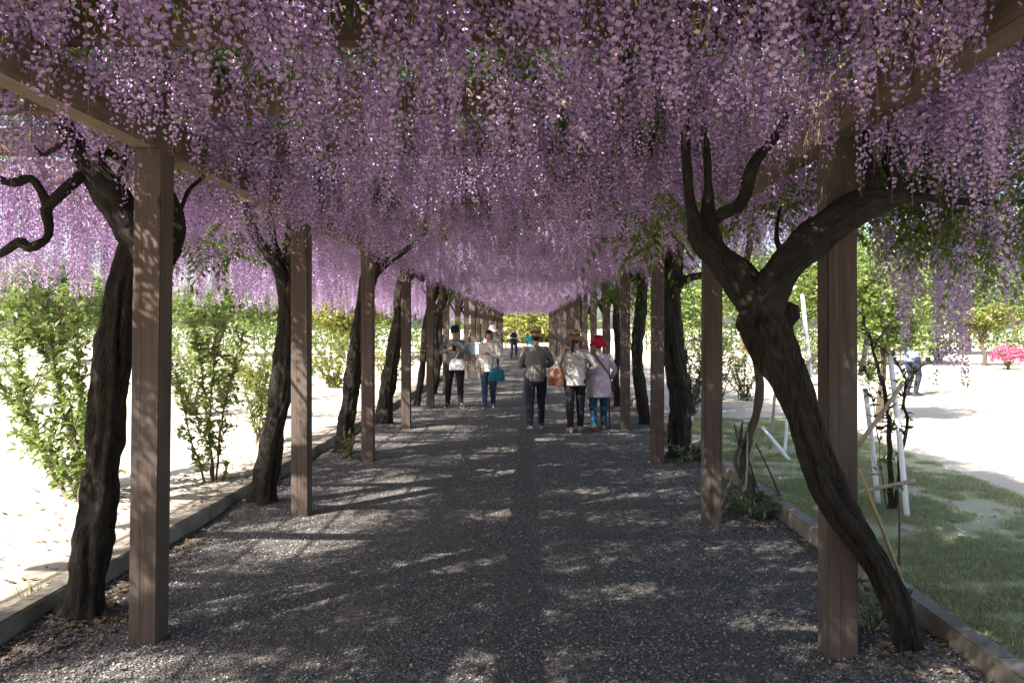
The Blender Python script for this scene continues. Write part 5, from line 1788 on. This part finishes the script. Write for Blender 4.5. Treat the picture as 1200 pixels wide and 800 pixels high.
M['c_grey_jacket'] = cloth("grey_jacket_cloth", (0.15, 0.16, 0.17))
M['c_black'] = cloth("black_cloth", (0.018, 0.018, 0.022))
M['c_navy'] = cloth("dark_navy_cloth", (0.022, 0.025, 0.040))
M['c_cream'] = cloth("cream_blouse_cloth", (0.62, 0.57, 0.53))
M['c_jeans'] = cloth("blue_jeans_cloth", (0.035, 0.06, 0.115))
M['c_check'] = cloth("grey_check_cloth", (0.22, 0.222, 0.212), (0.08, 0.082, 0.08), 'check', 28)
M['c_print'] = cloth("taupe_print_cloth", (0.30, 0.28, 0.26), (0.44, 0.43, 0.44), 'print', 16)
M['c_taupe'] = cloth("taupe_knit", (0.25, 0.23, 0.20))
M['c_lilac'] = cloth("lilac_tunic_cloth", (0.42, 0.345, 0.42))
M['c_teal_print'] = cloth("teal_print_cloth", (0.016, 0.03, 0.06), (0.018, 0.095, 0.15), 'print', 6)
M['c_red'] = cloth("red_hat_cloth", (0.36, 0.015, 0.035))
M['c_straw'] = cloth("straw_weave", (0.42, 0.29, 0.15), (0.25, 0.16, 0.08), 'check', 60)
M['c_brown'] = cloth("brown_hat_cloth", (0.17, 0.08, 0.055), (0.28, 0.17, 0.12), 'print', 25)
M['c_darkband'] = cloth("dark_hat_band", (0.05, 0.03, 0.02))
M['c_leather'] = mat_simple("brown_leather", (0.11, 0.042, 0.026), 0.5, 0.25, 25, 0.001)
M['c_darkred'] = mat_simple("dark_red_strap", (0.16, 0.03, 0.04), 0.6, 0.2, 25, 0.001)
M['c_teal_bag'] = mat_simple("teal_bag_cloth", (0.01, 0.12, 0.17), 0.7, 0.25, 18, 0.002)
M['c_white'] = cloth("white_cloth", (0.74, 0.74, 0.75))
M['c_teal'] = cloth("teal_top_cloth", (0.03, 0.24, 0.27))
M['c_stripe'] = cloth("striped_top_cloth", (0.60, 0.62, 0.62), (0.06, 0.07, 0.08), 'stripe', 9)
M['c_sky'] = cloth("pale_blue_shirt_cloth", (0.20, 0.26, 0.40))
M['c_orange'] = mat_simple("orange_cloth", (0.55, 0.30, 0.05), 0.7, 0.2, 18, 0.002)
M['phone'] = mat_simple("dark_phone", (0.012, 0.012, 0.014), 0.25, 0.1, 10, 0.0002)
M['plastic_white'] = mat_simple("white_plastic_bag", (0.72, 0.72, 0.72), 0.4, 0.06, 14, 0.004)


def at(info, v):
    return info['t'].matrix_basis @ Vector(v)


def bag(name, label, cat, centre, size, mat, rz, strap=None, strap_r=0.008, strap_mat=None, seed=0.0, handles=True, parts=True, sag=0.15):
    """soft bag with its own strap or handles; centre is the middle of its body, in world coordinates"""
    c = Vector(centre)
    t = thing(name, label, cat, c - Vector((0, 0, size[2] / 2)), rz)
    inv = Matrix.Rotation(-rz, 4, 'Z')
    g = Geo()
    hz = size[2]
    rings = []
    for i in range(7):
        u = i / 6
        w_ = size[0] / 2 * (0.92 + sag * math.sin(PI * (1 - u) * 0.8) - 0.18 * u)
        t_ = size[1] / 2 * (0.95 + 0.2 * math.sin(PI * (1 - u)) - 0.55 * u * u)
        rings.append((Vector((0, 0, hz * (u * .94 + .03))), w_, t_))
    seg = 24
    for c_, rx, ry in rings[:0]: pass
    vs, fs = [], []
    for c_, rx, ry in rings:
        for k in range(seg):
            th = 2 * PI * k / seg
            cx, sy = math.cos(th), math.sin(th)
            q = (abs(cx) ** 4 + abs(sy) ** 4) ** -0.25
            vs.append(c_ + Vector((rx * cx * q, ry * sy * q, 0)))
    n = len(rings)
    for i in range(n - 1):
        for k in range(seg):
            fs.append((i * seg + k, i * seg + (k + 1) % seg, (i + 1) * seg + (k + 1) % seg, (i + 1) * seg + k))
    fs.append(tuple(reversed(range(seg)))); fs.append(tuple((n - 1) * seg + k for k in range(seg)))
    g.add(vs, fs)
    me = remeshed("bag_body", g, 0.011, [mat], 3, 0.009, seed, (18, 18, 10))
    ob("bag_body", me, t)
    loc = t.location
    if strap:
        pts, rad = catmull([inv @ (Vector(p) - loc) for p in strap], [strap_r] * len(strap), 0.03)
        g = Geo(); g.tube(pts, rad, 8, 0, True, 0.5)
        ob("strap", g.mesh("strap", [strap_mat or mat], True), t)
    if handles:
        for s in (-1, 1):
            pts, rad = catmull([Vector((-size[0] * .25, s * size[1] * .2, hz * .93)), Vector((-size[0] * .16, s * .01, hz * 1.2)), Vector((0, 0, hz * 1.32)), Vector((size[0] * .16, s * .01, hz * 1.2)), Vector((size[0] * .25, s * size[1] * .2, hz * .93))], [.007] * 5, .03)
            g = Geo(); g.tube(pts, rad, 7)
            ob("handle", g.mesh("handle", [strap_mat or mat], True), t)
    return t


# 1 man coming towards us, looking at something in his hands
p1 = person("man in grey jacket, dark cap and black trousers walking toward us by the sunny posts", 533, 17.0, 1.70, 0.05,
            [(-.10, -.30, 1.22), (.10, -.28, 1.20)], [(-.15, .02, 0, -.2), (.13, -.10, 0, .35)], M['c_grey_jacket'], M['c_black'], ('cap', 'c_black', None), ('short', 'hair'), ('shoe_dark', 'sole'), girth=1.12, headtilt=.45,
            elbows=[(-.8, .3, -.5), (.8, .3, -.5)])
c = at(p1, (0.0, -.40, 1.245))
g = Geo(); g.box((0, 0, 0), (.075, .012, .145), bev=.004, rot=Matrix.Rotation(-.6, 3, 'X'))
ph = thing("phone", "dark phone held up in both hands by the man in the cap", "phone", c - Vector((0, 0, .06)), 0.05)
o = ob("case", g.mesh("case", [M['phone']]), ph, (0, 0, .06))
bag("plastic_bag", "crumpled white plastic bag hanging before the man in the cap", "bag", at(p1, (.06, -.26, .90)), (.30, .13, .24), M['plastic_white'], 0.1,
    [at(p1, (.0, -.26, .99)), at(p1, (.06, -.29, 1.10)), at(p1, (.1, -.27, 1.19))], .008, None, 3.3, False, sag=.25)
# 2 woman coming towards us, teal handbag on her arm
p2 = person("woman in cream blouse and blue jeans walking toward us with a teal bag", 573, 17.0, 1.62, -0.05,
            [(-.12, -.12, .80), (.03, -.26, 1.12)], [(-.07, -.12, 0, -.1), (.08, .10, 0.0, .12)], M['c_cream'], M['c_jeans'], None, ('bob', 'hair'), ('shoe_dark', 'sole'), headtilt=.3, top_len=.46, top_flare=1.08,
            elbows=[(-.9, .3, -.3), (.8, .2, -.6)])
e2 = p2['arms'][1][1].lerp(p2['arms'][1][2], .45)
bag("handbag", "teal cloth handbag hanging from the forearm of the woman in jeans", "bag", at(p2, (e2.x + .04, e2.y, e2.z - .40)), (.34, .14, .28), M['c_teal_bag'], 0.1,
    [at(p2, (e2.x - .06, e2.y, e2.z - .28)), at(p2, (e2.x - .03, e2.y, e2.z - .08)), at(p2, (e2.x, e2.y, e2.z + .038)), at(p2, (e2.x + .05, e2.y, e2.z - .08)), at(p2, (e2.x + .12, e2.y, e2.z - .28))], .008, None, 5.3, False)
# 3 man walking away, straw hat
p3 = person("man in checked grey shirt and straw hat walking away, leftmost of the trio", 628, 13.2, 1.63, PI + .05,
            [(-.10, -.26, 1.02), (.12, -.26, 1.04)], [(-.10, -.22, 0.0, -.1), (.11, .30, .06, .15)], M['c_check'], M['c_navy'], ('straw', 'c_straw', 'c_darkband'), ('short', 'hair'), ('shoe_dark', 'sole'), lean=.05,
            elbows=[(-.9, .5, -.3), (.6, .7, -.4)], top_len=.485, face=False)
# 4 woman walking away, brown hat, ponytail
p4 = person("woman in brown hat with ponytail and patterned grey top, middle of the trio", 674, 13.0, 1.60, PI - .02,
            [(-.20, -.16, .93), (.20, -.06, .86)], [(-.09, -.16, 0, -.1), (.08, .16, .02, .2)], M['c_print'], M['c_black'], ('brim', 'c_brown', 'c_darkband'), ('tail', 'hair'), ('shoe_pink', 'shoe_pink'), lean=.04,
            elbows=[(-.9, .3, -.3), (.9, .4, -.3)], top_len=.47, face=False, top_flare=1.04)
bag("shoulder_bag", "brown leather shoulder bag hanging at the ponytailed woman's side", "bag", at(p4, (.30, .02, .90)), (.26, .12, .33), M['c_leather'], PI - .25,
    [at(p4, (.24, .06, 1.04)), at(p4, (.20, .09, 1.20)), at(p4, (.145, .03, 1.335)), at(p4, (.22, -.05, 1.2)), at(p4, (.33, -.03, 1.04))], .011, M['c_leather'], 7.7, False)
# 5 older woman with red hat and cane
p5 = person("older woman in red hat and long lilac tunic walking away with a cane", 702, 13.25, 1.50, PI + .08,
            [(-.20, -.14, .80), (.20, -.05, .85)], [(-.09, -.06, 0, -.15), (.10, .12, .02, .2)], M['c_lilac'], M['c_teal_print'], ('bucket', 'c_red', None), ('short', 'hair'), ('shoe_brown', 'shoe_brown'), lean=.10,
            elbows=[(-.9, .5, -.3), (.8, .4, -.3)], top_len=.36, top_flare=1.22, face=False, girth=1.1)
w5 = at(p5, p5['arms'][0][2] + (p5['arms'][0][2] - p5['arms'][0][1]).normalized() * .055)
foot = Vector((w5.x + .03, w5.y + .02, path_h(w5.x, w5.y)))
cane = thing("walking_cane", "thin red walking cane in the hand of the woman in the red hat", "cane", foot)
g = Geo(); g.tube([(0, 0, .0), (w5 - foot) * .5, w5 - foot], [.010, .010, .011], 9)
ob("shaft", g.mesh("shaft", [M['c_darkred']], True), cane)
g = Geo(); g.tube([w5 - foot + Vector((0, .05, .005)), w5 - foot, w5 - foot + Vector((0, -.06, .0))], [.013, .014, .012], 9)
ob("handle", g.mesh("handle", [M['c_leather']], True), cane)
g = Geo(); g.tube([(0, 0, -.002), (0, 0, .03)], [.014, .013], 9)
ob("tip", g.mesh("tip", [M['phone']], True), cane)
H5 = 1.5
bag("crossbody_bag", "small dark red bag worn on a diagonal strap by the woman in the red hat", "bag", at(p5, (-.19, -.13, .70)), (.18, .07, .17), M['c_darkred'], PI,
    [at(p5, (-.19, -.11, .78)), at(p5, (-.165, .06, .90)), at(p5, (-.07, .108, 1.02)), at(p5, (.03, .085, 1.16)), at(p5, (.085, .03, 1.258)), at(p5, (.075, -.07, 1.235)), at(p5, (.0, -.19, 1.08)), at(p5, (-.13, -.20, .88)), at(p5, (-.19, -.16, .78))], .012, M['c_darkred'], 1.7, False)
# far ones
person("distant man in dark vest over white sleeves standing at the tunnel's far part", 602, 43.0, 1.70, .2, [(-.12, -.24, 1.1), (.12, -.24, 1.1)], [(-.14, 0, 0, -.2), (.14, 0, 0, .2)], M['c_white'], M['c_navy'],
       None, ('short', 'hair'), voxel=.014, elbows=[(-.9, .3, -.4), (.9, .3, -.4)])
vt = [o_ for o_ in bpy.data.objects if o_.get('label', '').startswith("distant man in dark vest")][0]
g = Geo(); lathe_oval(g, [((0, 0, .80), .185, .145), ((0, 0, 1.0), .175, .135), ((0, 0, 1.2), .19, .145), ((0, 0, 1.34), .165, .13), ((0, 0, 1.40), .12, .10)])
ob("vest", remeshed("vest", g, .014, [M['c_navy']], 2), vt)
person("distant woman in teal top and white skirt walking away behind the straw hat", 622, 39.5, 1.63, PI, [(-.2, -.02, .85), (.2, .0, .85)], [(-.08, -.1, 0, 0), (.08, .12, .02, 0)], M['c_teal'], M['c_white'],
       None, ('long', 'hair_brown'), voxel=.014, bottom_kind='skirt', face=False, skirt_len=.16, top_len=.5)
person("distant visitor in white hat and striped top half hidden behind the woman in jeans", 577, 22.0, 1.68, .3, [(-.14, -.2, 1.0), (.14, -.2, 1.0)], [(-.1, 0, 0, 0), (.1, .1, 0, 0)], M['c_stripe'], M['c_black'],
       ('brim', 'c_white', None), ('short', 'hair'), voxel=.012)
p9 = person("woman with reddish brown hair in pale blue shirt past the rose frame", 1069, 18.6, 1.66, PI / 2 + .3, [(-.06, -.34, 1.36), (.06, -.34, 1.36)], [(-.1, 0, 0, 0), (.1, .05, 0, 0)], M['c_sky'], M['c_navy'],
            None, ('long', 'hair_brown'), voxel=.012, girth=1.1, elbows=[(-.5, .2, -.8), (.5, .2, -.8)], group="visitors in the garden")
c = at(p9, (0, -.42, 1.42))
cm = thing("camera", "dark camera held up by the woman in the pale blue shirt", "camera", c, PI / 2 + .3)
g = Geo(); g.box((0, 0, 0.04), (.13, .06, .085), bev=.008)
ob("camera_body", g.mesh("camera_body", [M['phone']]), cm)
g = Geo(); g.tube([(0, -.03, .04), (0, -.11, .04)], [.034, .032], 14)
ob("lens", g.mesh("lens", [M['phone']], True), cm)
bag("waist_bag", "orange cloth bag carried in front by the woman in the pale blue shirt", "bag", at(p9, (.05, -.24, 1.12)), (.26, .12, .20), M['c_orange'], PI / 2 + .3,
    [at(p9, (-.06, -.22, 1.2)), at(p9, (-.1, -.12, 1.33)), at(p9, (-.05, .03, 1.42)), at(p9, (.08, -.12, 1.36)), at(p9, (.12, -.22, 1.2))], .008, None, 2.2, False)

bpy.data.scenes.remove(WORK)
